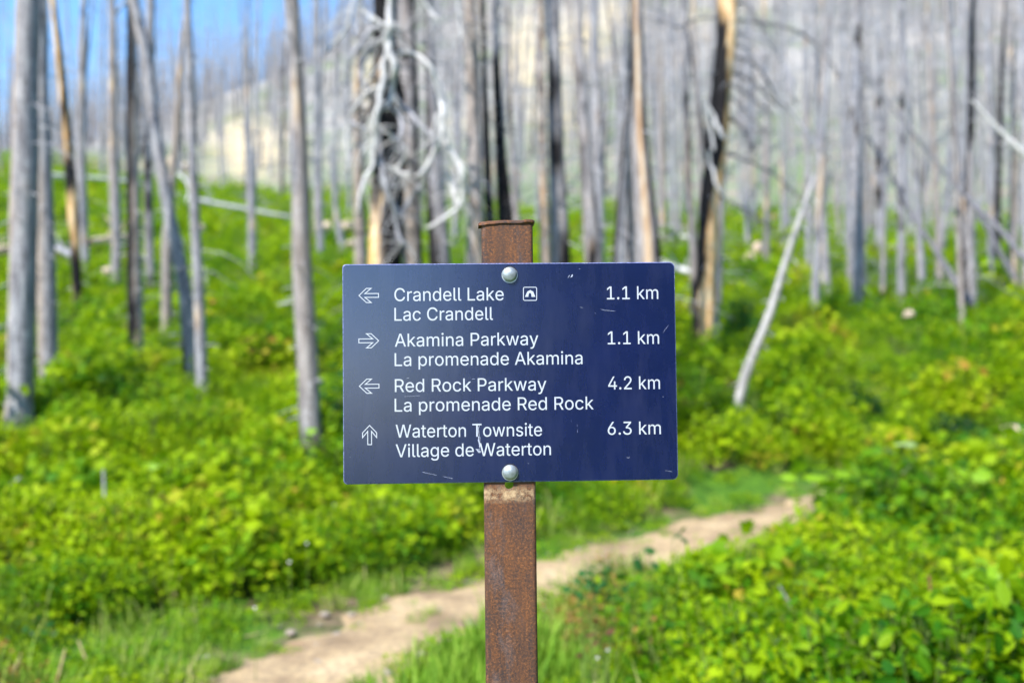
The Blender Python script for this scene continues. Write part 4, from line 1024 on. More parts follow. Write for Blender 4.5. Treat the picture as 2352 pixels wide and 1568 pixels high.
hero('q', 'wide ash grey trunk scorched along its left side, second right of the snag', [(985, 0, 18), (988, 150, 24), (994, 300, 34), (1000, 450, 42), (1010, 605, 50), (1014, 850, 54)],
     T_side(lambda v: -.35 if v.z > 3.0 else .0, 0, .1, 12), depth=10.6, twigs=30)
hero('r', 'pinkish brown trunk left of the charred snag', [(826, 60, 10), (822, 200, 16), (821, 330, 20), (824, 480, 25), (828, 605, 28), (830, 850, 32)], T_grey(.7, 0, 13), depth=11.5, top=10, twigs=30)
hero('s', 'brownish grey trunk rising behind the left side of the rusty post top', [(1078, 0, 26), (1084, 150, 32), (1088, 300, 34), (1091, 450, 36), (1093, 605, 40), (1096, 850, 44)], T_grey(.75, 0, 14), depth=9.3, twigs=18)
hero('t', 'thin blackened trunk touching the right side of the brownish one', [(1109, 0, 11), (1113, 150, 13), (1117, 300, 16), (1121, 420, 19), (1126, 560, 24), (1130, 850, 28)],
     T_side(lambda v: .9 if v.z < 7.5 else .1, .4, .8, 15, 1, .9), depth=10.8, twigs=16)
hero('u', 'grey trunk with a blue-black burned wedge, just behind the post top', [(1136, 0, 14), (1142, 200, 20), (1148, 330, 24), (1156, 430, 32), (1163, 560, 40), (1168, 850, 46)],
     T_side(lambda v: 1.2 if v.z < 3.9 else -1.4, 0, .05, 16), depth=11.6, twigs=24)
hero('v', 'very thin dark stem right above the rusty post top', [(1166, 0, 8), (1170, 200, 10), (1176, 360, 12), (1186, 500, 14), (1190, 850, 16)], T_grey(.4, .45, 17), depth=13, twigs=26)
hero('w', 'pale peach barkless trunk right of the rusty post', [(1240, 0, 16), (1243, 200, 19), (1247, 400, 21), (1253, 605, 25), (1256, 850, 28)],
     lambda d, v: (0, max(0, min(1, .25 + .9 * mn.noise(Vector((d.x * 2, v.y * 2, v.z * 1.1))))) * .8, .25), depth=10.8, twigs=14)
hero('x', 'blotchy grey trunk beside the pale peach one', [(1270, 0, 28), (1273, 150, 30), (1276, 300, 34), (1282, 450, 40), (1288, 605, 46), (1290, 850, 50)], T_grey(.25, .42, 18), depth=10.4, twigs=20)
hero('y', 'slender lavender grey trunk bowed right, above the middle of the sign', [(1328, 0, 16), (1334, 150, 20), (1344, 300, 24), (1352, 420, 28), (1364, 540, 32), (1370, 640, 36), (1374, 850, 38)], T_grey(.3, .25, 19), depth=10.2, twigs=20)
hero('z', 'trunk streaked orange and black above the right part of the sign', [(1462, 0, 28), (1464, 150, 32), (1468, 300, 38), (1476, 420, 48), (1486, 540, 56), (1490, 650, 62), (1492, 850, 66)],
     lambda d, v: ((lambda n: (max(0, min(1, (d.x - .38 + n) * 5)) * (1 if v.z < 4.4 else 0) + max(0, min(1, (-.45 - d.x + n) * 4)) * (1 if v.z > 3.2 else 0), max(0, 1 - abs(d.x + (.25 if v.z > 4 else .1)) * 3.2 + n), .3))(.35 * mn.noise(Vector((d.x * 2, v.y, v.z * 1.5))))),
     depth=9.6, twigs=18, sides=20)
hero('aa', 'slim blue-black stem leaning left of the orange and black trunk', [(1458, 90, 8), (1446, 220, 12), (1434, 360, 16), (1424, 480, 18), (1415, 620, 20), (1408, 850, 24)], T_side(-.1, 0, 0, 21), depth=10, top=7, twigs=14)
hero('ab', 'narrow grey-brown stem between two burned trunks above the sign', [(1446, 260, 8), (1447, 420, 16), (1449, 605, 20), (1450, 850, 22)], T_grey(.6, .2, 22), depth=11, top=6, twigs=14)
hero('ac', 'straight speckled dark stem left of the two-toned black and peach trunk', [(1575, 0, 13), (1576, 200, 14), (1580, 380, 16), (1588, 499, 17), (1593, 600, 18), (1597, 735, 18)],
     T_grey(.6, .48, 23), twigs=20, tl=(.1, .35))
# two-toned trunk right of the sign
def two_tone(d, v):
    n = .38 * mn.noise(Vector((d.x * 1.5, d.y, v.z * 1.7))) + .25 * mn.noise(Vector((d.x * 4, d.y * 4, v.z * 5)))
    thr = interp(v.z, [0, .5, 1.5, 2.2, 3.0, 4.2, 4.7, 5.0, 9], [-.7, -.5, -.25, .1, .7, .6, .1, -.8, -.6])
    c = max(0, min(1, (thr - d.x + n) * 5))
    w = max(0, min(1, (thr + 1.2 - d.x + n) * 4))
    if v.z > 4.9: w = .9
    return (c, w, .2)
r = hero('ad', 'two-toned trunk, black on the left and bare peach wood on the right, beside the sign', [(1672, 0, 44), (1668, 96, 44), (1654, 230, 44), (1646, 346, 46), (1632, 442, 46), (1627, 560, 48), (1623, 660, 54), (1620, 768, 62)],
     two_tone, twigs=24, tl=(.1, .35), sides=24, rough=.2, flare=1.15)
ARCB = branch_material('arched_branch', (.09, .085, .09), (.22, .21, .22))
ARCS = [
    [(1680, 46, 8), (1730, 50, 6), (1774, 56, 6), (1820, 68, 6), (1851, 84, 6), (1880, 108, 5), (1901, 134, 5), (1928, 180, 4)],
    [(1682, 77, 7), (1710, 78, 6), (1736, 86, 6), (1764, 98, 6), (1782, 116, 7), (1803, 148, 8), (1814, 180, 9), (1822, 212, 9), (1830, 240, 6)],
    [(1680, 96, 6), (1712, 112, 6), (1744, 142, 6), (1764, 180, 6), (1785, 222, 6), (1818, 258, 7), (1850, 300, 6), (1886, 346, 6), (1908, 368, 4)],
    [(1672, 132, 6), (1700, 134, 7), (1722, 140, 7), (1748, 162, 6), (1765, 190, 6), (1782, 226, 4)],
    [(1670, 162, 6), (1700, 172, 6), (1730, 188, 7), (1752, 208, 6), (1775, 232, 5), (1796, 248, 3)],
    [(1668, 190, 6), (1700, 206, 6), (1728, 224, 6), (1755, 246, 6), (1775, 268, 4)],
    [(1664, 216, 5), (1692, 234, 6), (1716, 256, 6), (1738, 284, 5), (1760, 300, 4)],
    [(1660, 250, 6), (1690, 280, 7), (1712, 306, 7), (1726, 334, 6), (1740, 350, 4)],
    [(1656, 268, 5), (1680, 276, 5), (1712, 306, 4), (1730, 345, 4)],
    [(1652, 345, 5), (1682, 356, 6), (1732, 376, 6), (1780, 402, 6), (1818, 436, 6), (1845, 464, 4)],
    [(1640, 420, 6), (1655, 448, 6), (1682, 466, 6), (1722, 486, 6), (1752, 510, 6), (1778, 534, 3)],
    [(1690, 10, 8), (1712, 6, 6), (1730, 30, 5), (1750, 60, 5), (1770, 92, 4), (1788, 130, 4)],
    [(1650, 40, 5), (1600, 44, 5), (1560, 62, 5), (1520, 50, 4), (1480, 36, 3)],
]
for i, a in enumerate(ARCS):
    limb(*r, a, ARCB if i not in (1, 2) else DULL, .05 * (i % 5) - .1, sides=6, forks=12)
limb(*r, [(1640, 345, 6), (1634, 300, 7), (1626, 262, 7), (1624, 240, 5)], PALE, -.3)
limb(*r, [(1622, 236, 7), (1640, 268, 9), (1652, 300, 10), (1664, 320, 6)], PALE, -.32)
limb(*r, [(1628, 345, 6), (1632, 375, 7), (1640, 400, 7), (1650, 436, 6), (1668, 456, 4)], PALE, -.32)
# leaning pole
POLEM = branch_material('pole_wood', (.24, .23, .23), (.50, .48, .46))
r = hero('ae', 'pale bare pole leaning right, its foot in the bushes right of the sign', [(1872, 400, 6), (1857, 446, 11), (1826, 534, 14), (1795, 630, 16), (1768, 720, 18), (1735, 800, 20), (1712, 860, 22), (1696, 922, 22)],
     T_grey(0, 0, 30), top=0, twigs=0, flare=1.0, name='leaning_pole', cat='dead pole')
for _c in r[0].children:
    if _c.name.startswith('trunk'): _c.data.materials[0] = POLEM
for (x, y, dx, dy) in ((1816, 590, 16, 18), (1800, 640, 12, 8), (1760, 765, 16, 4), (1752, 790, 10, 12), (1836, 520, 22, 14), (1856, 450, 24, 20), (1790, 680, 9, 10)):
    limb(*r, [(x - 4, y - 4, 6), (x + dx * .6, y + dy * .5, 5), (x + dx, y + dy, 2)], PALE, 0, 'branch_stub', 5)
# --- right group
hero('af', 'lavender grey trunk standing right of the leaning pole', [(1970, 0, 16), (1967, 150, 22), (1964, 300, 28), (1965, 420, 30), (1968, 560, 30), (1970, 688, 28)], T_grey(.2, .15, 31), twigs=46, tl=(.4, 1.2))
hero('ag', 'dark-topped grey trunk in the right quarter, foot crossed by a fallen pole', [(2236, 0, 13), (2233, 140, 15), (2231, 269, 16), (2228, 380, 18), (2226, 500, 24), (2226, 600, 28), (2228, 684, 30)],
     T_side(lambda v: .45 if v.z > 3.5 else -.55, 0, .3, 32), twigs=26)
hero('ah', 'thin pale trunk merging into the foot of the dark-topped one', [(2177, 0, 15), (2186, 140, 16), (2196, 269, 16), (2207, 400, 16), (2216, 499, 17), (2222, 660, 17)], T_grey(.05, 0, 33), twigs=14)
hero('ai', 'pinkish trunk near the right edge under a bright knotted branch', [(2326, 240, 10), (2331, 338, 15), (2329, 450, 18), (2327, 560, 20), (2330, 650, 20)], T_grey(.6, 0, 34), top=8, twigs=18)
SL = [('aj', 'thin grey trunk behind the leaning pole, left of the lavender one', [(1850, 60, 7), (1856, 300, 10), (1858, 608, 12)]),
      ('ak', 'thin brownish trunk with its foot just right of the leaning pole', [(1893, 40, 8), (1892, 300, 11), (1890, 642, 14)]),
      ('al', 'dark stout short trunk right of the lavender one', [(2018, 120, 12), (2020, 350, 20), (2021, 568, 24)]),
      ('am', 'brown-sided trunk fourth from the right edge, foot in the green', [(2072, 60, 12), (2071, 300, 15), (2070, 500, 17), (2070, 678, 17)]),
      ('an', 'pale thin trunk midway between the lavender trunk and the dark-topped one', [(2128, 20, 9), (2140, 250, 11), (2152, 480, 14), (2160, 678, 15)]),
      ('ao', 'slight stem leaning a little, foot left of the brown-sided trunk', [(2034, 200, 6), (2031, 420, 9), (2028, 650, 11)]),
      ('ap', 'thin trunk right of the dark-topped one, half lost among twigs', [(2268, 0, 9), (2272, 250, 12), (2275, 610, 14)]),
      ('aq', 'thin pale trunk above the dark rounded bush right of the sign', [(1755, 50, 8), (1758, 300, 11), (1762, 600, 13)]),
      ('ar', 'thin grey trunk over the dark bush, first right of the two-toned trunk', [(1716, 60, 7), (1716, 300, 10), (1718, 560, 13)]),
      ('as', 'spindly trunk left of the speckled dark stem', [(1540, 0, 9), (1541, 250, 11), (1545, 560, 14)]),
      ('at', 'faint slim trunk leaning left of the speckled stem, above the sign corner', [(1512, 20, 7), (1518, 250, 10), (1524, 560, 12)])]
for i, (k_, lab, pts) in enumerate(SL):
    hero(k_, lab, pts, T_grey(.1 + .5 * (i % 3 == 1), .3 if i in (2, 3) else 0, 40 + i), twigs=40, tl=(.3, 1.1))

# fallen and leaning poles
def pole(label, pts, d, mat, name='fallen_pole', cat='fallen pole', d2=None, stubs=0):
    q = []
    for i, (px, py, w) in enumerate(pts):
        dd = lerp(d, d2 if d2 else d, i / (len(pts) - 1))
        q.append((P(px, py, dd), w / 2 / F_PX * dd))
    org = q[0][0].copy()
    p3, r3 = catmull([a - org for a, b in q], [b for a, b in q], .15)
    V, F = tube(p3, r3, 9, rough=.1)
    n0 = len(p3)
    for s in range(stubs):
        i = random.randrange(1, n0 - 1)
        a = random.uniform(0, 6.28)
        L = random.uniform(.08, .35)
        tube([p3[i], p3[i] + Vector((math.cos(a), math.sin(a) * .4, math.sin(a))) * L], [r3[i] * .3, r3[i] * .1], 4, V, F)
    me = make_mesh(name, V, F)
    o = link(name, me, None, mat)
    o.location = org
    return tag(o, label, cat)
GREYP = branch_material('grey_pole', (.09, .09, .10), (.22, .21, .23))
dd = base_depth(2230, 700)
pole('thin pole leaning from upper left against the foot of the dark-topped trunk', [(2233, 700, 20), (2190, 640, 15), (2135, 553, 12), (2081, 468, 10), (2028, 369, 7), (1990, 310, 4)], dd - .4, GREYP, 'leaning_pole', 'leaning pole', dd + 1, 6)
pole('long thin leaning pole crossing high behind the dark-topped trunk', [(2330, 640, 14), (2243, 484, 9), (2189, 422, 8), (2120, 334, 7), (2035, 230, 5), (1980, 150, 4)], 17, GREYP, 'leaning_pole', 'leaning pole', 18, 4)
pole('dead pole slanting down to the right edge of the picture', [(2420, 660, 18), (2350, 591, 14), (2300, 530, 13), (2243, 476, 11), (2220, 450, 7)], 14, GREYP, 'leaning_pole', 'leaning pole', 15, 2)
pole('bright knotted branch hanging at the upper right edge', [(2230, 228, 4), (2254, 253, 6), (2285, 288, 9), (2308, 312, 10), (2323, 326, 14), (2352, 355, 10), (2390, 390, 11), (2440, 430, 12), (2475, 520, 14), (2500, 700, 16), (2510, 860, 18)], 12.5, PALE, 'bent_branch', 'dead branch', None, 8)
def ground_pole(label, a, b, w, mat, lift=.06, name='fallen_trunk', stubs=5):
    """a log lying on the slope between two points seen in the photograph"""
    pa, pb = P(a[0], a[1], base_depth(a[0], a[1], lift)), P(b[0], b[1], base_depth(b[0], b[1], lift))
    org = pa.copy()
    pts, rr = [], []
    for i in range(9):
        t = i / 8
        p = pa.lerp(pb, t)
        r = (w[0] * (1 - t) + w[1] * t) / 2 / F_PX * p.y
        p.z = lerp(max(p.z, height(p.x, p.y) + lift), height(p.x, p.y) + lift + r, .5)
        pts.append(p - org); rr.append(r)
    p3, r3 = catmull(pts, rr, .3)
    V, F = tube(p3, r3, 9, rough=.1)
    for s in range(stubs):
        i = random.randrange(1, len(p3) - 1)
        an = random.uniform(.3, 2.8)
        tube([p3[i], p3[i] + Vector((math.cos(an), -.2, math.sin(an))) * random.uniform(.2, .6)], [r3[i] * .35, r3[i] * .1], 4, V, F)
    o = link(name, make_mesh(name, V, F), None, mat)
    o.location = org
    return tag(o, label, 'fallen log')
ground_pole('long bleached log lying across the upper left slope', (118, 404), (330, 424), (9, 7), PALE, .95)
ground_pole('whitish log running down the slope towards the big tapering trunk', (440, 458), (668, 500), (9, 7), DULL, .8)
ground_pole('pale log stub at the left picture edge', (-60, 596), (40, 577), (26, 22), TANROCK, .6)
ground_pole('peach coloured log in the green behind the orange-patched trunk', (205, 560), (292, 548), (18, 14), branch_material('peach_log', (.55, .38, .24), (.82, .66, .48)), .6)
ground_pole('grey log end beside the foot of the brown and grey trunk', (132, 574), (168, 592), (18, 15), DULL, .55)
ground_pole('whitish log just right of the sign top corner', (1500, 612), (1584, 628), (15, 13), PALE, .6)
ground_pole('faint pale log above the sign, right part', (1505, 540), (1600, 548), (8, 7), PALE, .7)
# hooped branch on the upper slope
pole('hooped white branch arching over the upper left slope', [(392, 470, 9), (412, 478, 9), (430, 462, 9), (437, 438, 9), (428, 415, 8), (414, 402, 7), (400, 400, 5)], base_depth(420, 480, .3), PALE, 'hooped_branch', 'dead branch')
pole('two pale crossing sticks leaning beside the leaning grey trunk', [(376, 566, 5), (386, 545, 7), (398, 530, 8), (412, 545, 8), (425, 566, 5)], base_depth(400, 585, .3), PALE, 'bent_branch', 'dead branch')

# stones and stumps
def stone(px, py, w, h, label, mat=TANROCK, cover=None, name='stone', cat='stone'):
    d = base_depth(px, py + h / 2, cover)
    c = P(px, py, d)
    w, h = w * 1.2, h * 1.25
    r = w / 2 / F_PX * d; rh = h / 2 / F_PX * d
    bm = bmesh.new()
    bmesh.ops.create_icosphere(bm, subdivisions=3, radius=1)
    for v in bm.verts:
        k = 1 + .35 * mn.noise(v.co * 1.6 + Vector((px, py, 0)))
        v.co = Vector((v.co.x * r * k, v.co.y * r * .8 * k, v.co.z * rh * k))
    me = bpy.data.meshes.new(name); bm.to_mesh(me); bm.free()
    o = link(name, me, None, mat)
    o.location = c
    tag(o, label, cat)
for a in ((745, 522, 30, 22, 'tan stone close behind the big tapering trunk'), (795, 519, 26, 20, 'tan stone near the short bluish stem'), (812, 560, 30, 14, 'flat grey-tan stone left of the snag foot'),
          (456, 524, 22, 20, 'round peach stone right of the leaning grey trunk'), (1348, 548, 22, 16, 'orange-tan stone seen right of the pale peach trunk'),
          (427, 385, 30, 16, 'tan rock at the top of the left slope'), (392, 372, 16, 20, 'small pinkish rock high on the left slope'), (247, 622, 20, 14, 'small tan stone left of the forked trunk'),
          (1744, 572, 26, 24, 'peach stump top behind the dark rounded bush'), (1722, 592, 18, 20, 'small peach stone behind the dark rounded bush'), (2088, 722, 22, 16, 'pale stone in the green right of the lavender trunk'),
          (2330, 990, 60, 20, 'flat tan stone patch near the right edge')):
    stone(*a)

# ------------------------------------------------------------------ trees that stand further back: 250 of them one by one
def tree_variant(i, twig_n, H, r0, tl, sides=7, twthick=.008):
    R = random.Random(100 + i)
    pts = []
    x = y = 0.0
    lx, ly = R.uniform(-.05, .05), R.uniform(-.04, .04)
    for q in range(9):
        t = q / 8
        pts.append(Vector((lx * H * t + .05 * math.sin(t * 5 + i), ly * H * t, H * t - .2)))
    rad = [r0 * (1 - .88 * (q / 8)) * (1.2 if q == 0 else 1) for q in range(9)]
    p3, r3 = catmull(pts, rad, H / 22)
    tones = []
    if i % 4 == 0: tf = T_side(lambda v: .1 if v.z < H * .5 else -.6, .12, .15, i)
    elif i % 4 == 1: tf = T_grey(.35, 0, i)
    else: tf = T_grey(.08, 0, i)
    V, F = tube(p3, r3, sides, None, None, tones, tf, .08, i)
    tm = make_mesh('trunk', V, F, True, tones)
    tm.materials.append(BARK)
    tw = twigs_mesh('twigs', p3, r3, twig_n, tl[0], tl[1], zmin=.8, thick=twthick, seed=i)
    tw.materials.append(DULL)
    return tm, tw
MIDV = [tree_variant(i, 85, random.uniform(11, 16), random.uniform(.055, .10), (.3, 1.3)) for i in range(8)]
placed = []
mids = []
cnt = 0
tries = 0
R2 = random.Random(77)
while cnt < 245 and tries < 20000:
    tries += 1
    y = math.sqrt(R2.uniform(17 ** 2, 72 ** 2))
    x = R2.uniform(-.56, .56) * y
    th = x / y
    px = CX + th * F_PX
    dens = .45 + .55 * sstep(-.2, .1, th)
    if y < 26 and th < -.05: dens *= .25
    if R2.random() > dens: continue
    if any((x - a) ** 2 + (y - b) ** 2 < 1.7 for a, b in placed): continue
    placed.append((x, y))
    tm, tw = MIDV[R2.randrange(8)]
    o = bpy.data.objects.new('dead_tree', tm); COL.objects.link(o)
    o.location = (x, y, height(x, y))
    o.rotation_euler = (R2.gauss(0, .035), R2.gauss(0, .035), R2.uniform(0, 6.28))
    s = R2.uniform(.75, 1.1)
    w = s * R2.uniform(.8, 1.25)
    o.scale = (w, w, s)
    t = bpy.data.objects.new('twigs', tw); COL.objects.link(t); t.parent = o
    t['kind'] = 'stuff'
    mids.append((px, y, o))
    cnt += 1
def ordinal(n):
    w = ['', 'first', 'second', 'third', 'fourth', 'fifth', 'sixth', 'seventh', 'eighth', 'ninth', 'tenth', 'eleventh', 'twelfth', 'thirteenth', 'fourteenth', 'fifteenth', 'sixteenth', 'seventeenth', 'eighteenth', 'nineteenth', 'twentieth']
    if n <= 20: return w[n]
    return 'twenty-' + w[n - 20] if n < 30 else '%dth' % n
ZONES = [(-400, 180, 'at the far left edge'), (180, 440, 'behind the left group of trunks'), (440, 700, 'left of the big tapering trunk'), (700, 900, 'between tapering trunk and snag'),
         (900, 1110, 'right behind the snag'), (1110, 1330, 'right of the rusty post top'), (1330, 1600, 'over the right half of the sign'), (1600, 1800, 'around the two-toned trunk'),
         (1800, 2000, 'around the lavender grey trunk'), (2000, 2230, 'left of the dark-topped trunk'), (2230, 3000, 'right of the dark-topped trunk')]
for (a, b_, z) in ZONES:
    for (r0, r1, k_) in ((0, 30, 'front'), (30, 48, 'middle'), (48, 99, 'back')):
        mem = sorted([m for m in mids if a <= m[0] < b_ and r0 <= m[1] < r1], key=lambda m: m[0])
        for i, (px, y, o) in enumerate(mem):
            tag(o, '%s from left, thin dead trunks, %s rows %s' % (ordinal(i + 1), k_, z), 'dead tree', 'thin dead trunks in the %s rows %s' % (k_, z))

# ------------------------------------------------------------------ instanced masses
def scatter(name, pts, variants, kind_label=None):
    """pts: list of (x, y, z, rotx, roty, rotz, scale, tint, idx)"""
    a = np.array(pts, dtype=np.float32)
    me = bpy.data.meshes.new(name)
    me.vertices.add(len(a))
    me.vertices.foreach_set('co', a[:, :3].ravel())
    for nm, col_, typ in (('rot', slice(3, 6), 'FLOAT_VECTOR'), ('scl', 6, 'FLOAT'), ('tint', 7, 'FLOAT')):
        at = me.attributes.new(nm, typ, 'POINT')
        at.data.foreach_set('vector' if typ == 'FLOAT_VECTOR' else 'value', np.ascontiguousarray(a[:, col_]).ravel())
    at = me.attributes.new('idx', 'INT', 'POINT')
    at.data.foreach_set('value', a[:, 8].astype(np.int32))
    o = link(name, me)
    src = bpy.data.collections.new(name + '_kinds')
    for i, (nm, m) in enumerate(variants):
        q = bpy.data.objects.new(nm, m)
        src.objects.link(q)
    ng = bpy.data.node_groups.new(name, 'GeometryNodeTree')
    ng.interface.new_socket('Geometry', in_out='INPUT', socket_type='NodeSocketGeometry')
    ng.interface.new_socket('Geometry', in_out='OUTPUT', socket_type='NodeSocketGeometry')
    N = ng.nodes.new
    gi, go = N('NodeGroupInput'), N('NodeGroupOutput')
    ci = N('GeometryNodeCollectionInfo'); ci.inputs[0].default_value = src
    ci.inputs['Separate Children'].default_value = True
    ci.inputs['Reset Children'].default_value = True
    ip = N('GeometryNodeInstanceOnPoints')
    ip.inputs['Pick Instance'].default_value = True
    def na(nm, t):
        x = N('GeometryNodeInputNamedAttribute'); x.data_type = t; x.inputs[0].default_value = nm
        return x.outputs[0]
    L = ng.links.new
    L(gi.outputs[0], ip.inputs['Points']); L(ci.outputs[0], ip.inputs['Instance'])
    L(na('idx', 'INT'), ip.inputs['Instance Index'])
    L(na('rot', 'FLOAT_VECTOR'), ip.inputs['Rotation'])
    L(na('scl', 'FLOAT'), ip.inputs['Scale'])
    L(ip.outputs[0], go.inputs[0])
    md = o.modifiers.new('scatter', 'NODES'); md.node_group = ng
    tag(o, kind_label, None, None, 'stuff')
    return o

# far forest: one mass
def joined_tree(i):
    tm, tw = tree_variant(i, 38, 11.0, .10, (.4, 1.6), 5, .016)
    bm = bmesh.new(); bm.from_mesh(tm)
    me = bpy.data.meshes.new('far_tree')
    bm.to_mesh(me); bm.free()
    n = len(tw.vertices)
    V = [v.co.copy() for v in tm.vertices] + [v.co.copy() for v in tw.vertices]
    k = len(tm.vertices)
    F = [tuple(p.vertices) for p in tm.polygons] + [tuple(k + q for q in p.vertices) for p in tw.polygons]
    tn = [tuple(c.color[:3]) for c in tm.color_attributes['tone'].data] + [(0, 0, .1)] * n
    me = make_mesh('far_tree', V, F, True, tn)
    me.materials.append(BARK)
    return me
FARV = [('far_tree_%d' % i, joined_tree(20 + i)) for i in range(5)]
pts = []
while len(pts) < 3300:
    y = math.sqrt(R2.uniform(66 ** 2, 225 ** 2))
    x = R2.uniform(-.62, .62) * y
    z = height(x, y)
    pv = patch_value(x, y, z)
    if R2.random() < pv * (.7 if x < -.16 * y else 1.6): continue
    if R2.random() > .7 + .3 * sstep(-.35, .05, x / y): continue
    pts.append((x, y, z, R2.gauss(0, .04), R2.gauss(0, .04), R2.uniform(0, 6.28), R2.uniform(.7, 1.15), R2.random(), R2.randrange(5)))
scatter('dead_forest', pts, FARV, 'mass of bare grey burnt trees covering the far hillside')

# ------------------------------------------------------------------ undergrowth
def leaf_shape(kind):
    """flat outline in the xy plane, stalk at the origin, unit length"""
    if kind == 'maple':
        o = [(0, 0), (.16, -.06), (.42, -.02), (.30, .16), (.56, .30), (.40, .42), (.44, .62), (.22, .58), (.14, .74), (0, 1.0)]
        o = o + [(-x, y) for x, y in reversed(o[1:-1])]
        c = (0, .35)
        V = [(c[0], c[1], 0)] + [(x, y, -.28 * abs(x) - .25 * max(0, y - .45) ** 1.3) for x, y in o]
        n = len(o)
        F = [(0, 1 + i, 1 + (i + 1) % n) for i in range(n)]
    elif kind == 'oval':
        o = [(0, 0), (.20, .22), (.27, .5), (.18, .8), (0, 1.0), (-.18, .8), (-.27, .5), (-.20, .22)]
        V = [(x, y, -.3 * abs(x) - .12 * y * y) for x, y in o]
        F = [(0, 1, 2, 3), (0, 3, 4), (0, 4, 5), (0, 5, 6, 7)]
        F = [(0, 1, 2), (0, 2, 3), (0, 3, 4), (0, 4, 5), (0, 5, 6), (0, 6, 7)]
    return np.array(V, dtype=float), F
def clump(name, kind, n, hmax, spread, size, mat, seed, tilt=.6, stems=6, flat=.0):
    R = random.Random(seed)
    LV, LF = leaf_shape(kind)
    V, F, lf = [], [], []
    mats = []
    for _ in range(n):
        r = spread * math.sqrt(R.random()); a = R.uniform(0, 6.283)
        dome = math.sqrt(max(0.05, 1 - (r / spread) ** 2 * .75))
        z = hmax * dome * (R.uniform(.25, 1.0) ** .6)
        s = size * R.uniform(.6, 1.25)
        e = Euler((R.gauss(-.15, tilt), R.gauss(0, tilt), R.uniform(0, 6.283)), 'XYZ').to_matrix()
        M = np.array(e) * s
        q = LV @ M.T + np.array([r * math.cos(a), r * math.sin(a), z])
        k = len(V)
        V.extend(map(tuple, q)); F.extend(tuple(k + i for i in f) for f in LF)
        t = R.random() ** 1.0
        lf.extend([t] * len(LV)); mats.extend([0] * len(LF))
    for _ in range(stems):
        a = R.uniform(0, 6.283); r = spread * R.random() * .7
        k0 = len(F)
        tube([Vector((r * .3 * math.cos(a), r * .3 * math.sin(a), -.05)), Vector((r * .7 * math.cos(a), r * .7 * math.sin(a), hmax * .5)), Vector((r * math.cos(a), r * math.sin(a), hmax * .85))],
             [.0035, .0028, .0015], 3, V, F, cap=False)
        mats.extend([1] * (len(F) - k0)); lf.extend([.3] * (len(V) - len(lf)))
    me = make_mesh(name, V, F, False)
    at = me.attributes.new('lf', 'FLOAT', 'POINT'); at.data.foreach_set('value', np.array(lf, dtype=np.float32))
    me.materials.append(mat); me.materials.append(STEM)
    me.polygons.foreach_set('material_index', mats)
    return me
def tuft(name, n, h, spread, seed, mat=GRASS, w=.004):
    R = random.Random(seed)
    V, F, lf = [], [], []
    for _ in range(n):
        r = spread * math.sqrt(R.random()); a = R.uniform(0, 6.283)
        b = Vector((r * math.cos(a), r * math.sin(a), -.02))
        hh = h * R.uniform(.45, 1.1)
        an = R.uniform(0, 6.283); lean = R.uniform(.05, .55) * hh
        dr = Vector((math.cos(an), math.sin(an), 0)); sd = Vector((-dr.y, dr.x, 0)) * w * R.uniform(.6, 1.4)
        p1 = b + dr * lean * .25 + Vector((0, 0, hh * .5)); p2 = b + dr * lean * .7 + Vector((0, 0, hh * .85)); p3 = b + dr * lean * 1.15 + Vector((0, 0, hh))
        k = len(V)
        V += [b - sd, b + sd, p1 - sd * .9, p1 + sd * .9, p2 - sd * .55, p2 + sd * .55, p3]
        F += [(k, k + 1, k + 3, k + 2), (k + 2, k + 3, k + 5, k + 4), (k + 4, k + 5, k + 6)]
        lf += [R.random()] * 7
    me = make_mesh(name, V, F, False)
    at = me.attributes.new('lf', 'FLOAT', 'POINT'); at.data.foreach_set('value', np.array(lf, dtype=np.float32))
    me.materials.append(mat)
    return me
BROAD = [('broad_leaf_plant_%d' % i, clump('broad_leaf_plant', 'maple', 64, .42, .26, .064, LEAF, 200 + i)) for i in range(4)]
SMALL = [('small_leaf_plant_%d' % i, clump('small_leaf_plant', 'oval', 230, .36, .26, (.038, .030, .048, .034)[i], LEAF, 300 + i, .75, 12)) for i in range(4)]
LOWG = [('low_leaf_plant_%d' % i, clump('low_leaf_plant', 'oval', 130, .13, .2, .032, LEAF, 330 + i, .6, 4)) for i in range(3)]
TUFT = [('grass_tuft_%d' % i, tuft('grass_tuft', 70, .22, .10, 400 + i)) for i in range(4)]
REDS = [('reddish_plant_%d' % i, clump('reddish_plant', 'oval', 70, .3, .14, .034, REDDISH, 500 + i, .7, 6)) for i in range(2)]
DRY = [('dry_tuft_%d' % i, tuft('dry_tuft', 34, .30, .12, 520 + i, GRASS, .003)) for i in range(2)]

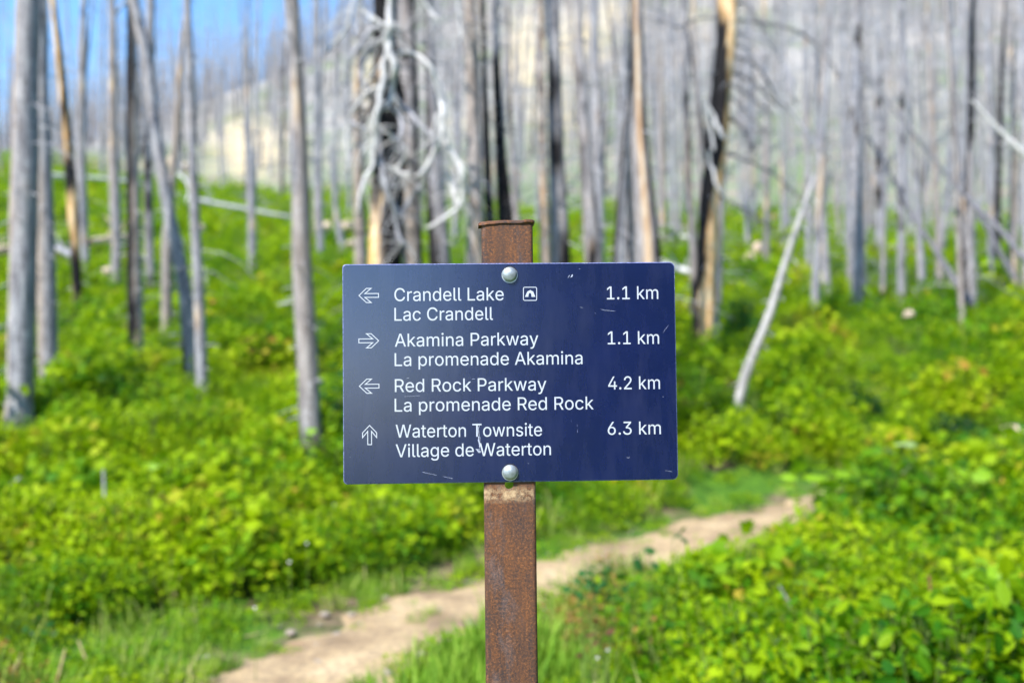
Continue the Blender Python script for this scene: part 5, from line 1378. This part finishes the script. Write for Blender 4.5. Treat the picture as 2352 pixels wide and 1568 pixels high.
broad, small, low, grass, reds, dry = [], [], [], [], [], []
R3 = random.Random(5)
def add(lst, x, y, s, tint, idx, tilt=.12, dz=0.0):
    lst.append((x, y, height(x, y) - .02 + dz, R3.gauss(0, tilt), R3.gauss(0, tilt), R3.uniform(0, 6.283), s, min(1, max(0, tint)), idx))
def patch_tint(x, y):
    v = .43 + .80 * mn.noise(Vector((x * .55, y * .55, 0))) + .60 * mn.noise(Vector((x * 1.9, y * 1.9, 7)))
    return v
N_TRY = 17000
for _ in range(N_TRY):
    # density falls with distance
    y = 1.2 * (62 / 1.2) ** (R3.random())
    if y < 2.2 and R3.random() < .6: continue
    x = R3.uniform(-.62, .62) * (y + 1.6)
    if x * x + (y - 1.22) ** 2 < .12: continue
    pd = path_dist(x, y); hw = path_half(x, y)
    edge = pd - hw
    far = sstep(8, 40, y)
    if edge < 0:
        if R3.random() < .05 + .25 * (edge > -.16): add(low if R3.random() < .5 else grass, x, y, R3.uniform(.25, .55), patch_tint(x, y), R3.randrange(3))
        continue
    grow = min(1.0, .30 + edge * .85)
    t = patch_tint(x, y) + R3.gauss(0, .13)
    m = mn.noise(Vector((x * .8 + 40, y * .8, 3)))
    sc = grow * R3.uniform(.75, 1.2) * (1 + .9 * far)
    near_side = (y - 5.9 - 1.3 * x) < 0
    wild = 1 + 1.0 * mn.noise(Vector((x * 1.3, y * 1.3, 21)))
    sc *= max(.5, wild)
    if mn.noise(Vector((x * .9, y * .9, 55))) > .33 and R3.random() < .55:
        add(reds if R3.random() < .45 else dry, x, y, R3.uniform(.6, 1.1), R3.random() if R3.random() < .5 else .9, R3.randrange(2)); continue
    if near_side and x > 2.6 and y > 6.3 and edge > .05: sc *= 1.35
    if near_side and .2 < x < 2.6 and edge < .9: sc *= .7
    if edge < .34 + .5 * mn.noise(Vector((x * .7, y * .7, 13))) * (0 if near_side else 1) + (0 if near_side else .12 + .7 * (1 - sstep(4.2, 6, y))):
        if R3.random() < .38: continue
        if R3.random() < .12: add(dry, x, y, R3.uniform(.4, .8), .9 + R3.gauss(0, .1), R3.randrange(2)); continue
        if R3.random() < .55: add(grass, x, y, R3.uniform(.35, .75), .5 + R3.gauss(0, .22), R3.randrange(4))
        elif R3.random() < .7: add(low, x, y, R3.uniform(.6, 1.1), t, R3.randrange(3))
        continue
    if near_side and x < .38 and x > -1.2 and y > 2.4:
        # grassy strip by the post
        if R3.random() < .8: add(grass, x, y, R3.uniform(.6, 1.15) * (1.35 if x < .1 and y > 3.6 else 1), .5 + R3.gauss(0, .15), R3.randrange(4))
        else: add(low, x, y, R3.uniform(.6, 1.1), t, R3.randrange(3))
        continue
    if y < 3.4:
        if R3.random() < .7: add(grass, x, y, R3.uniform(.4, .8), .5 + R3.gauss(0, .15), R3.randrange(4))
        else: add(low, x, y, R3.uniform(.5, .9), t, R3.randrange(3))
        continue
    q = R3.random()
    if y < 5.2 and q < .24 + .55 * m and R3.random() < .85:
        if R3.random() < .25: add(dry if R3.random() < .5 else reds, x, y, R3.uniform(.7, 1.2), R3.random(), R3.randrange(2))
        else: add(small, x, y, sc * R3.uniform(.6, 1.1), t + R3.gauss(.05, .12), R3.randrange(4))
        continue
    if q < .24 + .55 * m: add(broad, x, y, sc, t + .16, R3.randrange(4))
    elif q < .86: add(small, x, y, sc, t - .06, R3.randrange(4))
    elif q < .885: add(dry, x, y, R3.uniform(.8, 1.5), .95, R3.randrange(2))
    elif q < .92: add(grass, x, y, R3.uniform(.7, 1.5), .5 + R3.gauss(0, .2), R3.randrange(4))
    elif q < .965 and m < .3: add(reds, x, y, sc * R3.uniform(.6, 1), R3.random(), R3.randrange(2))
    else: add(low, x, y, R3.uniform(.8, 1.4) * (1 + far), t, R3.randrange(3))
# around and behind the camera, thinner
for _ in range(1300):
    x, y = R3.uniform(-9, 9), R3.uniform(-6, 4)
    if y > 0 and abs(x) < .62 * (y + 1.6): continue
    if x * x + y * y < 1.0 or path_dist(x, y) < .55: continue
    t = patch_tint(x, y)
    add(small if R3.random() < .6 else grass, x, y, R3.uniform(.6, 1.1), t, R3.randrange(4))
scatter('broad_leaf_undergrowth', broad, BROAD, 'bright green lobed leaf undergrowth covering the slope')
scatter('small_leaf_undergrowth', small, SMALL, 'dense small leaved green shrubs covering the slope')
scatter('low_undergrowth', low, LOWG, 'low green herbs along the dirt path')
scatter('grass', grass, TUFT, 'fresh green grass tufts along the dirt path and by the post')
scatter('dry_grass', dry, DRY, 'straw coloured dry grass stalks among the green plants')
scatter('reddish_undergrowth', reds, REDS, 'scattered reddish brown leaved weeds in the undergrowth')
print('clumps', len(broad), len(small), len(low), len(grass), len(reds))

# ------------------------------------------------------------------ single plants that stand out of the undergrowth
def leaf_mesh(kind, mat, name='leaf', tint=.5):
    LV, LF = leaf_shape(kind)
    me = make_mesh(name, [tuple(v) for v in LV], LF, False)
    at = me.attributes.new('lf', 'FLOAT', 'POINT'); at.data.foreach_set('value', np.full(len(LV), tint, dtype=np.float32))
    me.materials.append(mat)
    return me
def solo_leaf_mat(name, col, tcol):
    m, nt, b, out = new_mat(name)
    k = K(nt)
    n = k.noise(k.coord('Object'), 3, 3, .6)
    lo = tuple(c * .75 for c in col)
    k.l(k.ramp(n, [(.35, lo), (.65, col)]), b.inputs['Base Color'])
    b.inputs['Roughness'].default_value = .5
    tr = k.n('ShaderNodeBsdfTranslucent'); tr.inputs[0].default_value = (*tcol, 1)
    mx = k.n('ShaderNodeMixShader'); mx.inputs[0].default_value = .4
    k.l(b.outputs[0], mx.inputs[1]); k.l(tr.outputs[0], mx.inputs[2]); k.l(mx.outputs[0], out.inputs[0])
    return m
BRIGHT = solo_leaf_mat('lime_leaf', (.27, .50, .006), (.34, .55, .01))
DEEP = solo_leaf_mat('deep_green_leaf', (.03, .15, .018), (.06, .22, .012))
MINT = solo_leaf_mat('pale_green_leaf', (.42, .58, .20), (.42, .60, .12))
RUSSET = solo_leaf_mat('russet_leaf', (.17, .07, .03), (.20, .08, .02))
LM = {(k_, m.name): leaf_mesh(k_, m) for k_ in ('maple', 'oval') for m in (BRIGHT, DEEP, MINT, RUSSET)}
def plant(label, leaves, mat, kind='maple', height_guess=.42, name='broad_leaf_plant', cat='plant', d=None):
    """leaves: (px, py, size px)"""
    cx = sum(l[0] for l in leaves) / len(leaves); cy = sum(l[1] for l in leaves) / len(leaves)
    if d is None: d = base_depth(cx, cy, height_guess)
    c = P(cx, cy, d)
    org = Vector((c.x, d, height(c.x, d)))
    root = empty(name, org)
    tag(root, label, cat)
    V, F = [], []
    for i, (px, py, w) in enumerate(leaves):
        dd = d + R3.uniform(-.14, .14)
        p = P(px, py, dd) - org
        s = w / F_PX * dd * 1.0
        if i % 5 == 0 or len(leaves) < 30: tube([Vector((p.x * .4 + R3.uniform(-.06, .06), R3.uniform(-.08, .08), -.03)), Vector((p.x * .7, p.y * .6, p.z * .55)), p], [.0024, .0019, .0012], 5, V, F, cap=False)
        o = bpy.data.objects.new('leaf', LM[(kind, mat.name)]); COL.objects.link(o)
        o.parent = root; o.location = p
        o.scale = (s, s, s)
        # blades spread, tilted towards the light
        o.rotation_euler = Euler((R3.gauss(.35, .3), R3.gauss(0, .35), R3.uniform(-2.6, 2.6) + math.pi), 'XYZ')
    link('stem', make_mesh('stem', V, F), root, STEM)
    return root
def around(cx, cy, rx, ry, n, s, seed):
    R = random.Random(seed); o = []
    for _ in range(n):
        a, r = R.uniform(0, 6.28), math.sqrt(R.random())
        o.append((cx + rx * r * math.cos(a), cy + ry * r * math.sin(a), s * R.uniform(.7, 1.2)))
    return o
plant('lime green plant with the largest lobed leaves, lower right near the picture edge', [(2206, 1314, 74), (2287, 1332, 66), (2247, 1373, 56), (2330, 1300, 50), (2170, 1345, 40), (2300, 1395, 46), (2225, 1410, 40), (2335, 1440, 50), (2270, 1290, 40)], BRIGHT, d=4.2)
plant('lime leaved plant left of the largest lobed leaves', [(1821, 1332, 56), (1880, 1388, 54), (1850, 1310, 34), (1792, 1300, 34), (1905, 1425, 36), (1860, 1430, 34)], BRIGHT, d=4.2)
plant('mint pale lobed leaves on the plant in the upper right undergrowth', [(2091, 1014, 54), (2069, 1086, 44), (2110, 1050, 30), (2050, 1040, 30)], MINT, d=7.2)
plant('lime green bush top where the path disappears on the right', around(1900, 1110, 90, 40, 24, 40, 3) + [(2032, 1184, 56), (1865, 1180, 44), (2002, 1055, 50), (1836, 1084, 46)], BRIGHT, d=6.9)
plant('lime green plant right of the pale lobed leaves', around(2190, 1110, 70, 40, 18, 42, 4), BRIGHT, d=7.0)
plant('dark green sprig reaching over the dirt path right of the post', [(1562, 1222, 26), (1548, 1236, 30), (1578, 1240, 26), (1498, 1258, 30), (1488, 1275, 26), (1456, 1272, 26), (1470, 1310, 44), (1440, 1320, 34), (1500, 1300, 26), (1380, 1290, 22), (1360, 1300, 26)], DEEP, d=4.3)
plant('dark green herb at the left end of the right hand undergrowth', around(1375, 1350, 70, 55, 80, 22, 9), DEEP, d=3.9)
plant('russet leaved weed right of the post near the bottom', [(1372, 1430, 36), (1390, 1450, 34), (1342, 1462, 30), (1360, 1485, 26), (1335, 1500, 26), (1400, 1420, 24)], RUSSET, 'oval', d=3.5, name='russet_weed')
plant('small russet weed on the near side of the path, above the lime leaves', [(1728, 1250, 24), (1718, 1262, 22), (1742, 1258, 20)], RUSSET, 'oval', d=5.0, name='russet_weed')
plant('lime sprig in front of the foot of the big tapering trunk', [(708, 958, 26), (722, 968, 26), (696, 952, 22), (730, 950, 20), (714, 940, 18)], BRIGHT, d=8.6)
plant('lime green plant beneath the left bottom corner of the sign', around(745, 1010, 40, 46, 20, 26, 12), BRIGHT, d=8.2)
plant('lime leaved plant in the left undergrowth below the two joined trunks', around(380, 1085, 60, 28, 24, 26, 14), BRIGHT, d=7.0)
plant('lime leaved plant at the far left edge, middle height', around(40, 1180, 60, 50, 26, 28, 15), BRIGHT, d=6.4)
plant('bluish dark plant in the lower left corner undergrowth', around(60, 1450, 70, 40, 30, 22, 16), DEEP, 'oval', d=4.6)
plant('dark green plant between the pale snag group and the big tapering trunk foot', around(765, 905, 24, 70, 40, 20, 17), DEEP, d=9.2)

# rounded dark shrub behind the leaning pole
def shrub(label, px, py, w, h, d, n, seed, mat=LEAF, tint=.05):
    R = random.Random(seed)
    c = P(px, py, d)
    org = Vector((c.x, d, height(c.x, d)))
    rx, rz = w / 2 / F_PX * d, h / F_PX * d
    LV, LF = leaf_shape('oval')
    V, F = [], []
    for _ in range(n):
        a, b = R.uniform(0, 6.283), math.acos(R.uniform(-.2, 1))
        r = R.uniform(.55, 1.0)
        r *= 1 + .25 * mn.noise(Vector((math.cos(a) * 2, math.sin(a) * 2, b * 2)))
        p = np.array([rx * r * math.sin(b) * math.cos(a), rx * r * math.sin(b) * math.sin(a), max(.03, rz * (.12 + .88 * r * math.cos(b)))])
        M = np.array(Euler((R.gauss(0, .8), R.gauss(0, .8), R.uniform(0, 6.28))).to_matrix()) * R.uniform(.035, .065)
        k = len(V)
        V.extend(map(tuple, LV @ M.T + p)); F.extend(tuple(k + i for i in f) for f in LF)
    root = empty('shrub', org)
    tag(root, label, 'shrub')
    me = make_mesh('foliage', V, F, False)
    o = link('foliage', me, root, mat)
    tag(o, kind='stuff')
    V, F = [], []
    for _ in range(9):
        a = R.uniform(0, 6.283)
        tube([Vector((0, 0, -.05)), Vector((rx * .3 * math.cos(a), rx * .3 * math.sin(a), rz * .5)), Vector((rx * .7 * math.cos(a), rx * .7 * math.sin(a), rz * .85))], [.012, .008, .004], 5, V, F)
    link('stem', make_mesh('stem', V, F), root, STEM)
SHR = solo_leaf_mat('dark_shrub_leaf', (.035, .17, .012), (.06, .24, .01))
SHG = solo_leaf_mat('young_tree_leaf', (.13, .34, .01), (.2, .42, .01))
SHB = solo_leaf_mat('deep_shrub_leaf', (.012, .085, .012), (.03, .14, .01))
shrub('rounded dark green shrub between the two-toned trunk and the leaning pole', 1702, 700, 92, 130, base_depth(1702, 745), 1500, 1, SHR)
shrub('tall bright green shrub behind the right part of the sign top', 1392, 600, 46, 190, 17, 1200, 2, SHG)
shrub('low bright green shrub left of the tall one above the sign', 1325, 600, 50, 120, 16, 900, 3, SHG)
shrub('dark green shrub in the middle of the right hand slope', 1950, 860, 150, 70, base_depth(1950, 890), 1500, 4, SHB)
shrub('dark green shrub further right, below the dark-topped trunk', 2190, 930, 170, 70, base_depth(2190, 960), 1500, 5, SHB)
shrub('deep green shrub cut by the right picture edge', 2330, 1060, 110, 80, base_depth(2330, 1110), 1200, 6, SHB)

# dry stalks and twigs near the camera side
def stalk(label, pts, d, mat):
    q = [P(px, py, d) for px, py, w in pts]
    org = Vector((q[-1].x, d, height(q[-1].x, d)))
    q = [p - org for p in q]; q.append(Vector((0, 0, -.04)))
    r = [w / 2 / F_PX * d for px, py, w in pts]; r.append(r[-1])
    p3, r3 = catmull(q, r, .03)
    V, F = tube(p3, r3, 6, rough=.1)
    o = link('dry_stalk', make_mesh('dry_stalk', V, F), None, mat)
    o.location = org
    tag(o, label, 'stalk')
STRAW = branch_material('straw_stalk', (.42, .30, .13), (.66, .52, .28))
RUSTY = branch_material('red_brown_twig', (.18, .07, .035), (.34, .15, .08))
stalk('bent twig, grey above and red-brown below, in the lower right undergrowth', [(2134, 1320, 5), (2140, 1380, 6), (2150, 1420, 6), (2164, 1445, 8), (2190, 1475, 12), (2222, 1512, 11)], 3.9, RUSTY)
stalk('straw coloured stalk near the bottom left, leaning right', [(50, 1500, 5), (34, 1535, 6), (14, 1580, 7)], 4.0, STRAW)
stalk('straw coloured stalk second from the bottom left corner', [(150, 1490, 5), (140, 1530, 6), (126, 1590, 7)], 4.0, STRAW)
stalk('pale tan stalk rising from the short grass at lower left', [(180, 1470, 5), (192, 1500, 6), (205, 1535, 6)], 4.4, STRAW)
stalk('grey stick by the left edge of the undergrowth', [(48, 1095, 6), (24, 1115, 7), (2, 1140, 7)], 6.8, DULL)
stalk('short dead stick standing in the left undergrowth', [(238, 1078, 6), (239, 1110, 7), (240, 1140, 7)], 6.6, DULL)
stalk('thin grey twig in the right hand undergrowth above the lime leaves', [(1790, 1345, 4), (1802, 1365, 4), (1815, 1385, 4)], 4.2, DULL)

# white flower heads
def blossoms():
    R = random.Random(31)
    bm = bmesh.new()
    bmesh.ops.create_icosphere(bm, subdivisions=2, radius=.0075)
    for v in bm.verts: v.co *= 1 + .3 * mn.noise(v.co * 200)
    me = bpy.data.meshes.new('blossom'); bm.to_mesh(me); bm.free()
    m = plain('white_petals', (.78, .74, .70), .7, 0, .1, 100)
    me.materials.append(m)
    spots = [(287, 952), (705, 1247), (665, 1290), (768, 1158), (586, 1395), (1396, 1492), (1372, 1510), (1790, 1470), (1735, 1410), (1625, 930)]
    names = ['white flower head by the left base of the joined trunks', 'white flower head left of the path at mid height', 'white flower head just below and left of the one nearest the path',
             'white flower head under the lower left corner of the sign', 'white flower head at the near edge of the left undergrowth', 'white flower head low down, first right of the rusty post',
             'white flower head second right of the rusty post, beside the russet weed', 'white flower head in the middle of the near right plants', 'white flower head above the grey twig among the near right plants', 'white flower head below the sign level, left of the leaning pole foot']
    for (px, py), nm in zip(spots, names):
        d = base_depth(px, py, .36)
        c = P(px, py, d)
        g_ = height(c.x, d)
        root = empty('flower', (c.x, d, g_))
        tag(root, nm, 'flower', 'small white flowers dotted through the undergrowth')
        o = bpy.data.objects.new('flower_head', me); COL.objects.link(o); o.parent = root; o.location = (0, 0, c.z - g_)
        s = R.uniform(.8, 1.2); o.scale = (s, s, s * .8)
        V, F = tube([Vector((0, 0, -.03)), Vector((.004, 0, (c.z - g_) * .5)), Vector((0, 0, c.z - g_))], [.002, .0016, .0012], 4)
        link('stem', make_mesh('stem', V, F), root, STEM)
blossoms()

# unseen spruces, added behind the camera to darken what the sign reflects
def spruce(i):
    R = random.Random(900 + i)
    H = 11.0
    V, F = tube([Vector((0, 0, -.2)), Vector((0, 0, H * .5)), Vector((0, 0, H))], [.16, .09, .01], 6)
    k0 = len(F)
    z = .8
    while z < H:
        rr = 1.9 * (1 - z / H) + .15
        for q in range(9):
            a = R.uniform(0, 6.28); L = rr * R.uniform(.7, 1.1)
            dx, dy = math.cos(a), math.sin(a)
            for e in range(3):
                r0, r1 = L * e / 3, L * (e + 1) / 3 + .08
                w = .22 * (1.2 - e * .25)
                k = len(V)
                zz = z - .25 * r0
                V += [Vector((dx * r0 - dy * w, dy * r0 + dx * w, zz - .15)), Vector((dx * r0 + dy * w, dy * r0 - dx * w, zz - .12)), Vector((dx * r1, dy * r1, zz - .3)), Vector((dx * r0, dy * r0, zz + .1))]
                F += [(k, k + 2, k + 3), (k + 1, k + 3, k + 2), (k, k + 1, k + 2)]
        z += .28
    me = make_mesh('spruce', V, F, False)
    me.materials.append(BARK); me.materials.append(NEEDLE)
    me.polygons.foreach_set('material_index', [0] * k0 + [1] * (len(F) - k0))
    return me
NEEDLE = plain('spruce_needles', (.03, .065, .03), .8, 0, .5, 3)
sp = []
for _ in range(420):
    a = math.radians(R3.uniform(82, 292)); r = R3.uniform(8, 42)
    if 174 < math.degrees(a) < 248: continue
    if math.degrees(a) > 200 and r < 17: continue
    x, y = r * math.sin(a), r * math.cos(a)
    if path_dist(x, y) < 2: continue
    sp.append((x, y, height(x, y), 0, 0, R3.uniform(0, 6.28), R3.uniform(.7, 1.25), R3.random(), R3.randrange(2)))
scatter('spruce_forest', sp, [('spruce_%d' % i, spruce(i)) for i in range(2)], 'dark green spruces standing behind the viewpoint')

# small stones and litter on the trail
def pebble(i):
    bm = bmesh.new(); bmesh.ops.create_icosphere(bm, subdivisions=2, radius=1)
    for v in bm.verts:
        v.co *= 1 + .3 * mn.noise(v.co * 1.5 + Vector((i * 7, 0, 0))); v.co.z *= .5
    me = bpy.data.meshes.new('pebble'); bm.to_mesh(me); bm.free(); me.materials.append(PEB)
    return me
PEB = stone_mat('trail_stone', (.26, .21, .17), (.58, .48, .38))
peb, lit = [], []
for _ in range(2600):
    y = 2.2 * (12 / 2.2) ** R3.random(); x = R3.uniform(-.62, .62) * (y + 1)
    e_ = path_dist(x, y) - path_half(x, y)
    if e_ > .25: continue
    (peb if R3.random() < .6 else lit).append((x, y, height(x, y) + .022, R3.gauss(0, .1), R3.gauss(0, .1), R3.uniform(0, 6.28), R3.uniform(.006, .03) if True else 1, R3.random(), R3.randrange(3)))
scatter('trail_pebbles', peb, [('pebble_%d' % i, pebble(i)) for i in range(3)], 'small stones scattered along the dirt path')
def litter(i):
    V, F = [], []
    R = random.Random(i)
    tube([Vector((-3.2, 0, 0)), Vector((0, R.uniform(-.6, .6), .15)), Vector((3.4, R.uniform(-1, 1), 0))], [.16, .18, .08], 4, V, F)
    me = make_mesh('twig_litter', V, F); me.materials.append((DULL, STRAW, RUSTY)[i])
    return me
scatter('twig_litter', lit, [('twig_litter_%d' % i, litter(i)) for i in range(3)], 'bits of dry twig lying along the dirt path')
